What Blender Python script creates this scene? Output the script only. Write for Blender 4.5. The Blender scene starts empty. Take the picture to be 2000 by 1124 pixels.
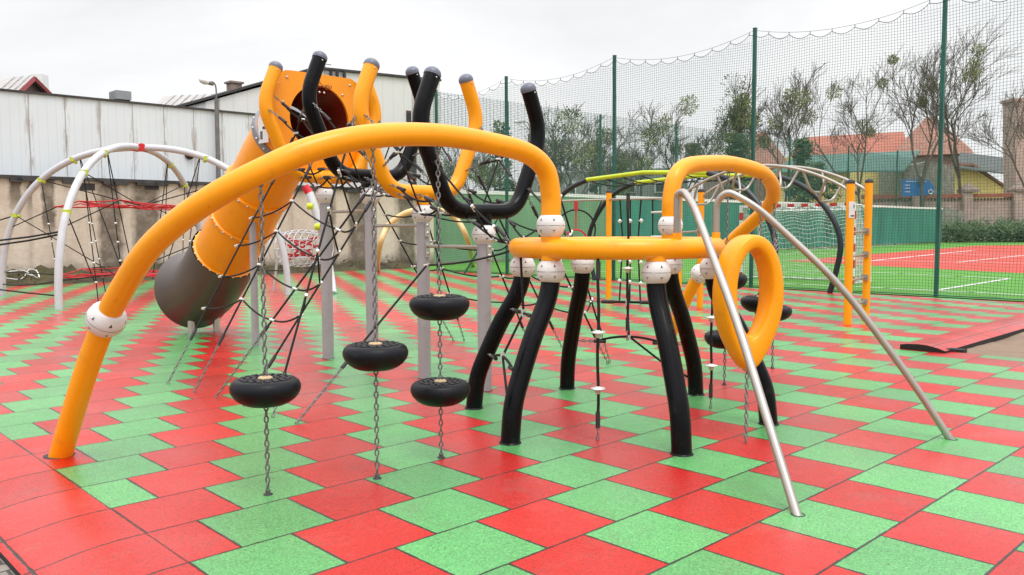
import bpy, math, random
from mathutils import Vector, Matrix
R=math.radians; PI=math.pi
S=bpy.context.scene; COL=S.collection

# ------------------------------------------------------------------ camera
F_PX,PITCH,ROLL,CAM_H=1628.717,.0711661,.00436778,1.471
cd=bpy.data.cameras.new('camera'); cam=bpy.data.objects.new('camera',cd); COL.objects.link(cam)
cd.sensor_width=36; cd.sensor_fit='HORIZONTAL'; cd.lens=36*F_PX/2000; cd.clip_start=.05; cd.clip_end=2000
_f=Vector((0,math.cos(PITCH),-math.sin(PITCH))); _d=Vector((0,-math.sin(PITCH),-math.cos(PITCH))); _x=Vector((1,0,0))
_r=_x*math.cos(ROLL)-_d*math.sin(ROLL); _dn=_x*math.sin(ROLL)+_d*math.cos(ROLL)
# image right axis / down axis rolled with the handheld camera
_r=_x*math.cos(ROLL)+_d*math.sin(ROLL); _dn=_d*math.cos(ROLL)-_x*math.sin(ROLL)
ROT=Matrix((_r,-_dn,-_f)).transposed()
cam.matrix_world=Matrix.Translation((0,0,CAM_H))@ROT.to_4x4()
S.camera=cam

# ------------------------------------------------------------------ world, sun, exposure
SUN_EL,SUN_AZ=R(66),R(150)
w=bpy.data.worlds.new('World'); S.world=w; w.use_nodes=True
nt=w.node_tree; nt.nodes.clear()
def N(t,ty,**k):
    n=t.nodes.new(ty)
    for a,b in k.items(): setattr(n,a,b)
    return n
sky=N(nt,'ShaderNodeTexSky',sky_type='NISHITA',sun_disc=False,sun_elevation=SUN_EL,sun_rotation=SUN_AZ)
sky.dust_density=4
tc=N(nt,'ShaderNodeTexCoord'); mp=N(nt,'ShaderNodeMapping'); mp.inputs['Scale'].default_value=(1.0,1.0,3.2)
no=N(nt,'ShaderNodeTexNoise'); no.inputs['Scale'].default_value=1.7; no.inputs['Detail'].default_value=6; no.inputs['Roughness'].default_value=.55
no.inputs['Distortion'].default_value=.4
rp=N(nt,'ShaderNodeValToRGB'); rp.color_ramp.elements[0].position=.42; rp.color_ramp.elements[1].position=.68
rp.color_ramp.elements[0].color=(6.9,7.0,7.15,1); rp.color_ramp.elements[1].color=(8.5,8.5,8.55,1)
mx=N(nt,'ShaderNodeMix',data_type='RGBA'); mx.inputs[0].default_value=.97
bg=N(nt,'ShaderNodeBackground'); bg.inputs[1].default_value=.1
ow=N(nt,'ShaderNodeOutputWorld')
L=nt.links.new
L(tc.outputs['Generated'],mp.inputs[0]); L(mp.outputs[0],no.inputs[0]); L(no.outputs[0],rp.inputs[0])
L(sky.outputs[0],mx.inputs[6]); L(rp.outputs[0],mx.inputs[7]); # overcast sky: brighter towards the zenith
sx=N(nt,'ShaderNodeSeparateXYZ'); L(tc.outputs['Generated'],sx.inputs[0])
zr=N(nt,'ShaderNodeMapRange'); zr.inputs[1].default_value=.25; zr.inputs[2].default_value=1; zr.inputs[3].default_value=1; zr.inputs[4].default_value=2.7; L(sx.outputs[2],zr.inputs[0])
vm=N(nt,'ShaderNodeVectorMath',operation='SCALE'); L(mx.outputs[2],vm.inputs[0]); L(zr.outputs[0],vm.inputs['Scale']); L(vm.outputs[0],bg.inputs[0]); L(bg.outputs[0],ow.inputs[0])
sd=bpy.data.lights.new('sun','SUN'); sd.energy=1.1; sd.angle=R(24); sd.color=(1,.96,.9)
sun=bpy.data.objects.new('sun',sd); COL.objects.link(sun)
sdir=Vector((math.sin(SUN_AZ)*math.cos(SUN_EL),math.cos(SUN_AZ)*math.cos(SUN_EL),math.sin(SUN_EL)))
sun.rotation_euler=sdir.to_track_quat('Z','Y').to_euler(); sun.location=(0,0,30)
S.view_settings.view_transform='Standard'; S.view_settings.look='None'; S.view_settings.exposure=.33; S.view_settings.gamma=1

# ------------------------------------------------------------------ survey helpers
YAW=.764971; CY,SY=math.cos(YAW),math.sin(YAW); U0,V0=-3.91398,7.18181
AU=Vector((CY,SY,0)); AV=Vector((SY,-CY,0))        # the two directions of the paving
def ray(px,py):
    a=(px-1000)/F_PX; b=(py-562)/F_PX
    c,s=math.cos(ROLL),math.sin(ROLL)
    x=c*a+s*b; y=-s*a+c*b
    return Vector((x,math.cos(PITCH)-y*math.sin(PITCH),-math.sin(PITCH)-y*math.cos(PITCH)))
O=Vector((0,0,CAM_H))
def G(px,py,z=0):
    d=ray(px,py); return O+d*((z-CAM_H)/d.z)
def D(px,py,Y):
    d=ray(px,py); return O+d*(Y/d.y)
def T(u,v,z=0):
    du,dv=(u-U0)*.5,(v-V0)*.5
    return Vector((du*CY+dv*SY,du*SY-dv*CY,z))
def RV(px,py,v):                                    # pixel on the upright plane v = const
    d=ray(px,py); k=(v-V0)*.5
    return O+d*(k/(d.x*SY-d.y*CY))
def RU(px,py,u):
    d=ray(px,py); k=(u-U0)*.5
    return O+d*(k/(d.x*CY+d.y*SY))
V=Vector

# ------------------------------------------------------------------ materials
def mat(name,col,rough=.5,metal=0,var=.12,scale=6,bump=0,bscale=60,spec=.5,coat=0,stretch=None,col2=None,trans=0):
    m=bpy.data.materials.new(name); m.use_nodes=True; t=m.node_tree; b=t.nodes['Principled BSDF']
    b.inputs['Roughness'].default_value=rough; b.inputs['Metallic'].default_value=metal
    b.inputs['Specular IOR Level'].default_value=spec; b.inputs['Coat Weight'].default_value=coat
    b.inputs['Coat Roughness'].default_value=.12
    c=N(t,'ShaderNodeTexCoord'); mpn=N(t,'ShaderNodeMapping')
    if stretch: mpn.inputs['Scale'].default_value=stretch
    n=N(t,'ShaderNodeTexNoise'); n.inputs['Scale'].default_value=scale; n.inputs['Detail'].default_value=8; n.inputs['Roughness'].default_value=.6
    r=N(t,'ShaderNodeValToRGB'); r.color_ramp.elements[0].position=.3; r.color_ramp.elements[1].position=.7
    c2=col2 or tuple(min(1,x*(1+var)) for x in col)
    c1=tuple(x*(1-var) for x in col)
    r.color_ramp.elements[0].color=(*c1,1); r.color_ramp.elements[1].color=(*c2,1)
    k=t.links.new
    k(c.outputs['Object'],mpn.inputs[0]); k(mpn.outputs[0],n.inputs[0]); k(n.outputs[0],r.inputs[0]); k(r.outputs[0],b.inputs['Base Color'])
    mr=N(t,'ShaderNodeMapRange'); mr.inputs['To Min'].default_value=max(.03,rough*.8); mr.inputs['To Max'].default_value=min(1,rough*1.25)
    k(n.outputs[0],mr.inputs[0]); k(mr.outputs[0],b.inputs['Roughness'])
    if bump:
        n2=N(t,'ShaderNodeTexNoise'); n2.inputs['Scale'].default_value=bscale; n2.inputs['Detail'].default_value=4
        bp=N(t,'ShaderNodeBump'); bp.inputs['Strength'].default_value=bump; bp.inputs['Distance'].default_value=.01
        k(mpn.outputs[0],n2.inputs[0]); k(n2.outputs[0],bp.inputs['Height']); k(bp.outputs[0],b.inputs['Normal'])
    return m
M={}
M['yellow']=mat('yellow_coat',(.95,.355,.003),.3,var=.04,scale=3,bump=.02,bscale=160,spec=.4)
M['slide']=mat('slide_plastic',(.95,.33,.003),.3,var=.05,scale=2.5,bump=.04,bscale=90)
M['slideshade']=mat('slide_inside_shaded',(.20,.022,.012),.4,var=.1)  # inside of the orange tube, its deep shade put into the colour
M['black']=mat('black_coat',(.002,.002,.0032),.25,var=.2,scale=4,bump=.03,bscale=120,spec=.17)
M['cap']=mat('cap_plastic',(.13,.14,.19),.35,var=.1)
M['greypost']=mat('grey_post_coat',(.36,.34,.36),.4,var=.07,scale=3,bump=.02,bscale=150)
M['ball']=mat('connector_plastic',(.70,.68,.67),.45,var=.05,scale=8,bump=.05,bscale=120)
M['recess']=mat('recess_dark',(.04,.035,.03),.7)
M['steel']=mat('stainless_steel',(.42,.385,.35),.33,metal=.75,var=.08,scale=5)
M['chain']=mat('galvanised_chain',(.20,.20,.195),.45,metal=.6,var=.25,scale=30)
M['clamp']=mat('aluminium_clamp',(.75,.75,.74),.35,metal=.5,var=.1)
M['rope']=mat('black_rope',(.005,.005,.006),.75,var=.4,scale=60,bump=.5,bscale=200)
M['redrope']=mat('red_rope',(.55,.02,.03),.7,var=.3,scale=50,bump=.4,bscale=200)
M['rubber']=mat('black_rubber',(.006,.007,.010),.42,var=.25,scale=12,bump=.1,bscale=50,spec=.2)
M['tread']=mat('rubber_tread',(.02,.021,.025),.5,var=.35,scale=45,bump=.9,bscale=46)
M['hub']=mat('tan_hub',(.5,.36,.2),.5)
M['greyexit']=mat('grey_exit_plastic',(.085,.068,.062),.42,var=.1,scale=3,bump=.05,bscale=80)
M['flange']=mat('grey_flange',(.22,.22,.25),.4)
M['bolt']=mat('bolt_steel',(.55,.54,.5),.3,metal=.8)
M['arch']=mat('silver_arch_coat',(.55,.55,.59),.33,var=.06,coat=.2)
M['lime']=mat('lime_plastic',(.52,.62,.02),.4)
M['redjoint']=mat('red_plastic',(.6,.012,.02),.4)
M['white']=mat('white_paint',(.78,.78,.77),.45,var=.06)
M['goalred']=mat('red_paint',(.6,.02,.02),.45)
M['greenpole']=mat('green_pole_coat',(.006,.10,.075),.35,var=.2,scale=8)
M['net']=mat('green_net_cord',(.03,.10,.07),.7,var=.25,scale=3)
M['goalnet']=mat('white_net_cord',(.7,.7,.68),.8)
M['screen']=mat('green_windscreen',(.03,.19,.15),.8,var=.3,scale=.7,bump=.2,bscale=4,stretch=(1,1,.25),col2=(.06,.27,.21))
M['grey']=mat('grey_metal',(.3,.31,.32),.4,metal=.3)
M['lampgrey']=mat('lamp_post_steel',(.16,.15,.15),.55,var=.2)
M['lampglass']=mat('lamp_glass',(.75,.76,.76),.2)
M['bark']=mat('bark',(.12,.10,.085),.9,var=.4,scale=5,bump=.4,bscale=20)
M['barkgrey']=mat('bark_grey',(.17,.155,.135),.9,var=.4,scale=5)
M['mistletoe']=mat('mistletoe_leaf',(.24,.28,.10),.7,var=.5,scale=1.5)
M['ever']=mat('evergreen_leaf',(.045,.095,.04),.7,var=.5,scale=.8,col2=(.09,.16,.06))
M['ivy']=mat('ivy_leaf',(.09,.15,.07),.6,var=.5,scale=1,col2=(.16,.22,.10))
M['hedge']=mat('hedge_leaf',(.06,.12,.045),.7,var=.5,scale=1,col2=(.12,.19,.07))
M['roofred']=mat('red_roof_tiles',(.36,.125,.085),.8,var=.25,scale=2,bump=.6,bscale=5)
M['roofbrown']=mat('brown_roof_tiles',(.30,.15,.11),.85,var=.3,scale=2,bump=.6,bscale=5)
M['roofgreen']=mat('green_sheet_roof',(.045,.14,.11),.55,var=.15,scale=1)
M['yellowwall']=mat('yellow_render',(.85,.72,.26),.85,var=.12,scale=1)
M['pinkwall']=mat('pinkish_brick',(.46,.36,.31),.9,var=.2,scale=2,bump=.5,bscale=8)
M['stonewall']=mat('rough_stone',(.30,.30,.25),.95,var=.45,scale=2.5,bump=1,bscale=3)
M['greybuild']=mat('grey_render',(.30,.34,.31),.9,var=.15)
M['glass']=mat('window_glass',(.03,.035,.04),.08)
M['brownboard']=mat('brown_boards',(.12,.07,.05),.85,var=.3,scale=3)
M['redtrim']=mat('red_trim',(.30,.03,.035),.6)
M['brick']=mat('chimney_brick',(.26,.20,.17),.9,var=.3,scale=4)
M['blueboard']=mat('blue_board',(.01,.19,.55),.45,var=.08)
M['paletube']=mat('pale_yellow_tube',(.78,.55,.26),.35,var=.06)
M['blueblack']=mat('blue_black_coat',(.012,.017,.027),.3,var=.2)
M['sticker']=mat('sticker_white',(.72,.72,.72),.5)
M['ink']=mat('dark_print',(.03,.025,.03),.6)
M['redink']=mat('brown_red_print',(.22,.05,.01),.6)
M['slidelit']=mat('red_orange_plastic',(.80,.06,.01),.4)
M['leafdead']=mat('weed_leaf',(.09,.07,.03),.85,var=.5,scale=6)

def wear(m,dark,amt):
    t=m.node_tree; b=t.nodes['Principled BSDF']; src=b.inputs['Base Color'].links[0].from_socket
    c=N(t,'ShaderNodeTexCoord'); k=t.links.new
    n=N(t,'ShaderNodeTexNoise'); n.inputs['Scale'].default_value=7; n.inputs['Detail'].default_value=10; n.inputs['Roughness'].default_value=.72; k(c.outputs['Object'],n.inputs[0])
    mr=N(t,'ShaderNodeMapRange'); mr.inputs[1].default_value=.56; mr.inputs[2].default_value=.74; mr.inputs[3].default_value=0; mr.inputs[4].default_value=amt; k(n.outputs[0],mr.inputs[0])
    v=N(t,'ShaderNodeTexNoise'); v.inputs['Scale'].default_value=38; v.inputs['Detail'].default_value=2; mp_=N(t,'ShaderNodeMapping'); mp_.inputs['Scale'].default_value=(1,1,.12); k(c.outputs['Object'],mp_.inputs[0]); k(mp_.outputs[0],v.inputs[0])
    sc=N(t,'ShaderNodeMapRange'); sc.inputs[1].default_value=.70; sc.inputs[2].default_value=.76; sc.inputs[3].default_value=0; sc.inputs[4].default_value=amt*.8; k(v.outputs[0],sc.inputs[0])
    mx_=N(t,'ShaderNodeMath',operation='MAXIMUM'); k(mr.outputs[0],mx_.inputs[0]); k(sc.outputs[0],mx_.inputs[1])
    m_=N(t,'ShaderNodeMix',data_type='RGBA'); k(mx_.outputs[0],m_.inputs[0]); k(src,m_.inputs[6]); m_.inputs[7].default_value=(*dark,1); k(m_.outputs[2],b.inputs['Base Color'])
wear(M['yellow'],(.45,.17,.03),.45); wear(M['slide'],(.50,.20,.05),.4); wear(M['greypost'],(.20,.18,.16),.5); wear(M['ball'],(.42,.39,.36),.45); wear(M['arch'],(.35,.33,.32),.4); wear(M['black'],(.03,.028,.026),.6); wear(M['rubber'],(.05,.047,.042),.5)
def nd(t,op,a,b=None,c=None):
    n=N(t,'ShaderNodeMath',operation=op)
    for i,x in enumerate((a,b,c)):
        if x is None: continue
        if isinstance(x,(int,float)): n.inputs[i].default_value=x
        else: t.links.new(x,n.inputs[i])
    return n.outputs[0]
def mixc(t,f,a,b,bt='MIX'):
    n=N(t,'ShaderNodeMix',data_type='RGBA',blend_type=bt)
    for i,x in ((0,f),(6,a),(7,b)):
        if isinstance(x,(int,float)): n.inputs[i].default_value=x
        elif isinstance(x,tuple): n.inputs[i].default_value=(*x,1)
        else: t.links.new(x,n.inputs[i])
    return n.outputs[2]
def noise(t,co,sc,det=4,ro=.55,stretch=None):
    if stretch:
        m_=N(t,'ShaderNodeMapping'); m_.inputs['Scale'].default_value=stretch; t.links.new(co,m_.inputs[0]); co=m_.outputs[0]
    n=N(t,'ShaderNodeTexNoise'); n.inputs['Scale'].default_value=sc; n.inputs['Detail'].default_value=det; n.inputs['Roughness'].default_value=ro
    t.links.new(co,n.inputs[0]); return n.outputs[0]
def ramp(t,x,a,b,lo=0,hi=1):
    n=N(t,'ShaderNodeMapRange'); n.inputs[1].default_value=a; n.inputs[2].default_value=b; n.inputs[3].default_value=lo; n.inputs[4].default_value=hi
    t.links.new(x,n.inputs[0]); return n.outputs[0]

RED=(.52,.011,.006); GREEN=(.108,.375,.118)
def rubber_tiles_mat(name,checker=True):
    m=bpy.data.materials.new(name); m.use_nodes=True; t=m.node_tree; b=t.nodes['Principled BSDF']
    tcn=N(t,'ShaderNodeTexCoord'); co=tcn.outputs['Object']
    sp=N(t,'ShaderNodeSeparateXYZ'); t.links.new(co,sp.inputs[0])
    U=nd(t,'MULTIPLY',sp.outputs[0],2.0); Vv=nd(t,'MULTIPLY',sp.outputs[1],-2.0)
    row=nd(t,'FLOOR',Vv)
    sh=nd(t,'ADD',U,nd(t,'MULTIPLY',row,.5)) if checker else U
    cell=nd(t,'FLOOR',sh)
    fu=nd(t,'SUBTRACT',sh,cell); fv=nd(t,'SUBTRACT',Vv,row)
    odd=nd(t,'MODULO',nd(t,'ADD',cell,1000.0),2.0); odd=nd(t,'GREATER_THAN',odd,.5)
    comb=N(t,'ShaderNodeCombineXYZ'); t.links.new(cell,comb.inputs[0]); t.links.new(row,comb.inputs[1])
    wn=N(t,'ShaderNodeTexWhiteNoise',noise_dimensions='3D'); t.links.new(comb.outputs[0],wn.inputs[0])
    ws=N(t,'ShaderNodeSeparateColor'); t.links.new(wn.outputs[1],ws.inputs[0])
    base=mixc(t,odd,RED,GREEN) if checker else mixc(t,0.0,RED,RED)
    # per tile batch tone
    tone=ramp(t,ws.outputs[0],0,1,.84,1.13)
    gr=noise(t,co,95,3,.7); gr2=noise(t,co,240,2,.6); big=noise(t,co,.9,5)
    vg=N(t,'ShaderNodeTexVoronoi'); vg.inputs['Scale'].default_value=150; t.links.new(co,vg.inputs[0])
    vs_=N(t,'ShaderNodeSeparateColor'); t.links.new(vg.outputs[1],vs_.inputs[0])
    speck=ramp(t,gr,.32,.68,.76,1.2); sp2=ramp(t,vs_.outputs[0],0,1,.68,1.32)
    k=nd(t,'MULTIPLY',nd(t,'MULTIPLY',tone,speck),nd(t,'MULTIPLY',sp2,ramp(t,big,.3,.7,.9,1.08)))
    kc=N(t,'ShaderNodeCombineColor')
    for i in range(3): t.links.new(k,kc.inputs[i])
    col=mixc(t,1.0,base,kc.outputs[0],'MULTIPLY')
    # joints between tiles
    eu=nd(t,'MINIMUM',fu,nd(t,'SUBTRACT',1.0,fu)); ev=nd(t,'MINIMUM',fv,nd(t,'SUBTRACT',1.0,fv))
    wob=ramp(t,noise(t,co,14,2),.3,.7,.008,.018)
    jv=nd(t,'LESS_THAN',ev,wob); ju=nd(t,'LESS_THAN',eu,nd(t,'MULTIPLY',wob,1.05))
    j=nd(t,'MAXIMUM',ju,jv)
    # dark dirt specks and scuffs
    vo=N(t,'ShaderNodeTexVoronoi'); vo.inputs['Scale'].default_value=7; t.links.new(co,vo.inputs[0])
    dsp=nd(t,'LESS_THAN',vo.outputs[0],.045)
    col=mixc(t,nd(t,'MULTIPLY',dsp,.7),col,(.03,.03,.02))
    dirt=ramp(t,noise(t,co,2.2,8,.7),.54,.8,0,.42)
    col=mixc(t,dirt,col,(.18,.14,.11))
    col=mixc(t,nd(t,'MULTIPLY',j,.93),col,(.012,.012,.010))
    t.links.new(col,b.inputs['Base Color'])
    wet=noise(t,co,.55,5,.6)
    t.links.new(nd(t,'ADD',ramp(t,wet,.35,.65,.24,.40),nd(t,'MULTIPLY',gr,.08)),b.inputs['Roughness'])
    b.inputs['Specular IOR Level'].default_value=.2
    # thin film of rain water, patchy
    t.links.new(ramp(t,noise(t,co,.8,6,.62),.36,.62,.42,.9),b.inputs['Coat Weight']); b.inputs['Coat IOR'].default_value=1.33
    t.links.new(ramp(t,wet,.35,.65,.16,.32),b.inputs['Coat Roughness'])
    # relief: granules, joint groove, slight tilt of each tile
    tilt=nd(t,'ADD',nd(t,'MULTIPLY',nd(t,'SUBTRACT',ws.outputs[1],.5),fu),nd(t,'MULTIPLY',nd(t,'SUBTRACT',ws.outputs[2],.5),fv))
    h=nd(t,'ADD',nd(t,'MULTIPLY',gr,.0036),nd(t,'MULTIPLY',vs_.outputs[1],.0014))
    h=nd(t,'ADD',h,nd(t,'MULTIPLY',tilt,.006))
    edge=nd(t,'MULTIPLY',ramp(t,nd(t,'MINIMUM',eu,ev),0,.02,-.004,0),1.0)
    h=nd(t,'ADD',h,edge)
    bp=N(t,'ShaderNodeBump'); bp.inputs['Strength'].default_value=.7; bp.inputs['Distance'].default_value=1
    t.links.new(h,bp.inputs['Height']); t.links.new(bp.outputs[0],b.inputs['Normal'])
    bc=N(t,'ShaderNodeBump'); bc.inputs['Strength'].default_value=.35; bc.inputs['Distance'].default_value=1
    t.links.new(h,bc.inputs['Height']); t.links.new(bc.outputs[0],b.inputs['Coat Normal'])
    return m
M['tiles']=rubber_tiles_mat('red_and_green_rubber_tiles'); M['ramp']=rubber_tiles_mat('red_ramp_tiles',False)

def ground_mat(name,c1,c2,sc,bumps=.6,rough=.9,brick=None):
    m=bpy.data.materials.new(name); m.use_nodes=True; t=m.node_tree; b=t.nodes['Principled BSDF']
    tcn=N(t,'ShaderNodeTexCoord'); co=tcn.outputs['Object']
    a=noise(t,co,sc,8,.65); a2=noise(t,co,sc*9,4,.7)
    col=mixc(t,ramp(t,a,.35,.65),c1,c2); col=mixc(t,ramp(t,a2,.3,.7,0,.5),col,tuple(x*.55 for x in c1))
    h=a2
    if brick:
        br=N(t,'ShaderNodeTexBrick'); br.inputs['Scale'].default_value=brick; br.inputs['Mortar Size'].default_value=.02
        br.inputs['Color1'].default_value=(1,1,1,1); br.inputs['Color2'].default_value=(.8,.8,.8,1); br.inputs['Mortar'].default_value=(.2,.2,.2,1)
        t.links.new(co,br.inputs[0]); col=mixc(t,1.0,col,br.outputs[0],'MULTIPLY'); h=nd(t,'ADD',a2,nd(t,'MULTIPLY',br.outputs[1],-1.0))
    t.links.new(col,b.inputs['Base Color']); b.inputs['Roughness'].default_value=rough
    bp=N(t,'ShaderNodeBump'); bp.inputs['Strength'].default_value=bumps; bp.inputs['Distance'].default_value=.02
    t.links.new(h,bp.inputs['Height']); t.links.new(bp.outputs[0],b.inputs['Normal'])
    return m
M['ground']=ground_mat('earth_and_grass',(.10,.12,.04),(.16,.13,.08),.4)
M['dirt']=ground_mat('bare_dirt',(.30,.21,.145),(.20,.135,.09),1.5,1.0)
M['mound']=ground_mat('dark_earth_mound',(.035,.027,.018),(.11,.095,.035),1.6,1.0)
M['paver']=ground_mat('grey_pavers',(.30,.26,.22),(.24,.21,.18),2,.6,.8,brick=2.6)
M['turf']=ground_mat('green_turf',(.075,.27,.022),(.115,.33,.035),2.2,.4)
M['courtred']=ground_mat('red_court',(.62,.075,.05),(.52,.06,.045),3,.2)

def wall_mat():
    m=bpy.data.materials.new('stained_concrete'); m.use_nodes=True; t=m.node_tree; b=t.nodes['Principled BSDF']
    tcn=N(t,'ShaderNodeTexCoord'); co=tcn.outputs['Object']
    sp=N(t,'ShaderNodeSeparateXYZ'); t.links.new(co,sp.inputs[0]); x=sp.outputs[0]; z=sp.outputs[2]
    n=noise(t,co,1.3,8,.65); col=mixc(t,ramp(t,n,.3,.7),(.55,.455,.365),(.70,.61,.515))
    col=mixc(t,ramp(t,noise(t,co,9,6,.7),.45,.75,0,.35),col,(.36,.28,.21))
    # run-off streaks below the coping
    st=noise(t,co,1.6,5,.6,(1.6,1,.07)); stm=nd(t,'MULTIPLY',ramp(t,st,.55,.68,0,.5),ramp(t,z,.2,3.1,.35,1))
    col=mixc(t,stm,col,(.12,.09,.06))
    for px,wd,zlo in ((32,.2,1.9),(98,.2,1.2),(62,.08,2.),(288,.5,-.5),(217,.42,-.3),(640,.4,-.5),(700,.5,-.5),(795,.55,-.5)):
        p=RV(px,420,-45); u=((p.x*CY+p.y*SY)/.5+U0)*.5
        wob=nd(t,'MULTIPLY',nd(t,'SUBTRACT',noise(t,co,2.3,6,.7),.5),.38)
        dd=nd(t,'ABSOLUTE',nd(t,'SUBTRACT',nd(t,'ADD',x,wob),u))
        k=nd(t,'MULTIPLY',ramp(t,dd,wd*.55,wd*.95,.82,0),ramp(t,z,zlo,zlo+.5,0,1))
        k=nd(t,'MULTIPLY',k,ramp(t,noise(t,co,3.5,7,.75),.3,.55,.6,1))
        col=mixc(t,k,col,(.065,.047,.03))
    base=nd(t,'MULTIPLY',ramp(t,nd(t,'ADD',z,nd(t,'MULTIPLY',n,.6)),.45,.9,1,0),.8)
    col=mixc(t,base,col,(.11,.09,.06))
    t.links.new(col,b.inputs['Base Color']); b.inputs['Roughness'].default_value=.9
    bp=N(t,'ShaderNodeBump'); bp.inputs['Strength'].default_value=.5; bp.inputs['Distance'].default_value=.03
    t.links.new(noise(t,co,12,8,.7),bp.inputs['Height']); t.links.new(bp.outputs[0],b.inputs['Normal'])
    return m
M['concrete']=wall_mat()
def sheet_mat(name,base,seam,sc,rust):
    m=bpy.data.materials.new(name); m.use_nodes=True; t=m.node_tree; b=t.nodes['Principled BSDF']
    tcn=N(t,'ShaderNodeTexCoord'); co=tcn.outputs['Object']
    sp=N(t,'ShaderNodeSeparateXYZ'); t.links.new(co,sp.inputs[0])
    fr=nd(t,'FRACT',nd(t,'MULTIPLY',sp.outputs[0],sc)); e=nd(t,'MINIMUM',fr,nd(t,'SUBTRACT',1.0,fr))
    col=mixc(t,ramp(t,noise(t,co,.6,5),.3,.7),base,tuple(x*.92 for x in base))
    nz=noise(t,co,1.2,8,.75,(7,1,.9)); r_=nd(t,'MULTIPLY',ramp(t,e,.0,.16,1,0),ramp(t,nz,.48,.6,0,1))
    col=mixc(t,nd(t,'MULTIPLY',r_,rust),col,(.30,.20,.15))
    col=mixc(t,nd(t,'MULTIPLY',nd(t,'LESS_THAN',e,.016),.85),col,seam)
    f3=nd(t,'FRACT',nd(t,'MULTIPLY',sp.outputs[0],sc*4)); e3=nd(t,'MINIMUM',f3,nd(t,'SUBTRACT',1.0,f3))
    col=mixc(t,nd(t,'MULTIPLY',nd(t,'LESS_THAN',e3,.05),.16),col,seam)
    nz2=noise(t,co,2.2,8,.75,(9,1,.5)); col=mixc(t,nd(t,'MULTIPLY',ramp(t,nz2,.6,.72,0,1),rust*.6),col,(.33,.22,.17))
    t.links.new(col,b.inputs['Base Color']); b.inputs['Roughness'].default_value=.45
    bp=N(t,'ShaderNodeBump'); bp.inputs['Strength'].default_value=.5; bp.inputs['Distance'].default_value=.02
    t.links.new(ramp(t,e,0,.03),bp.inputs['Height']); t.links.new(bp.outputs[0],b.inputs['Normal'])
    return m
M['sheet']=sheet_mat('white_sheet_cladding',(.74,.79,.835),(.38,.38,.38),1.05,.9)
M['whitewall']=sheet_mat('white_panel_wall',(.76,.755,.745),(.4,.38,.36),.45,.25)
M['corr']=sheet_mat('corrugated_roof',(.40,.38,.37),(.08,.06,.06),2.2,.5)
M['screenpale']=mat('pale_green_windscreen',(.16,.30,.17),.8,var=.2,scale=.7,bump=.2,bscale=4,stretch=(1,1,.25),col2=(.22,.38,.23))
M['darkroof']=mat('dark_sheet_roof',(.07,.08,.075),.7,var=.3,scale=1)
M['blackside']=mat('black_rubber_side',(.012,.010,.010),.8,var=.3)
M['coping']=mat('tar_paper_coping',(.045,.043,.045),.6,var=.5,scale=4)

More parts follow.
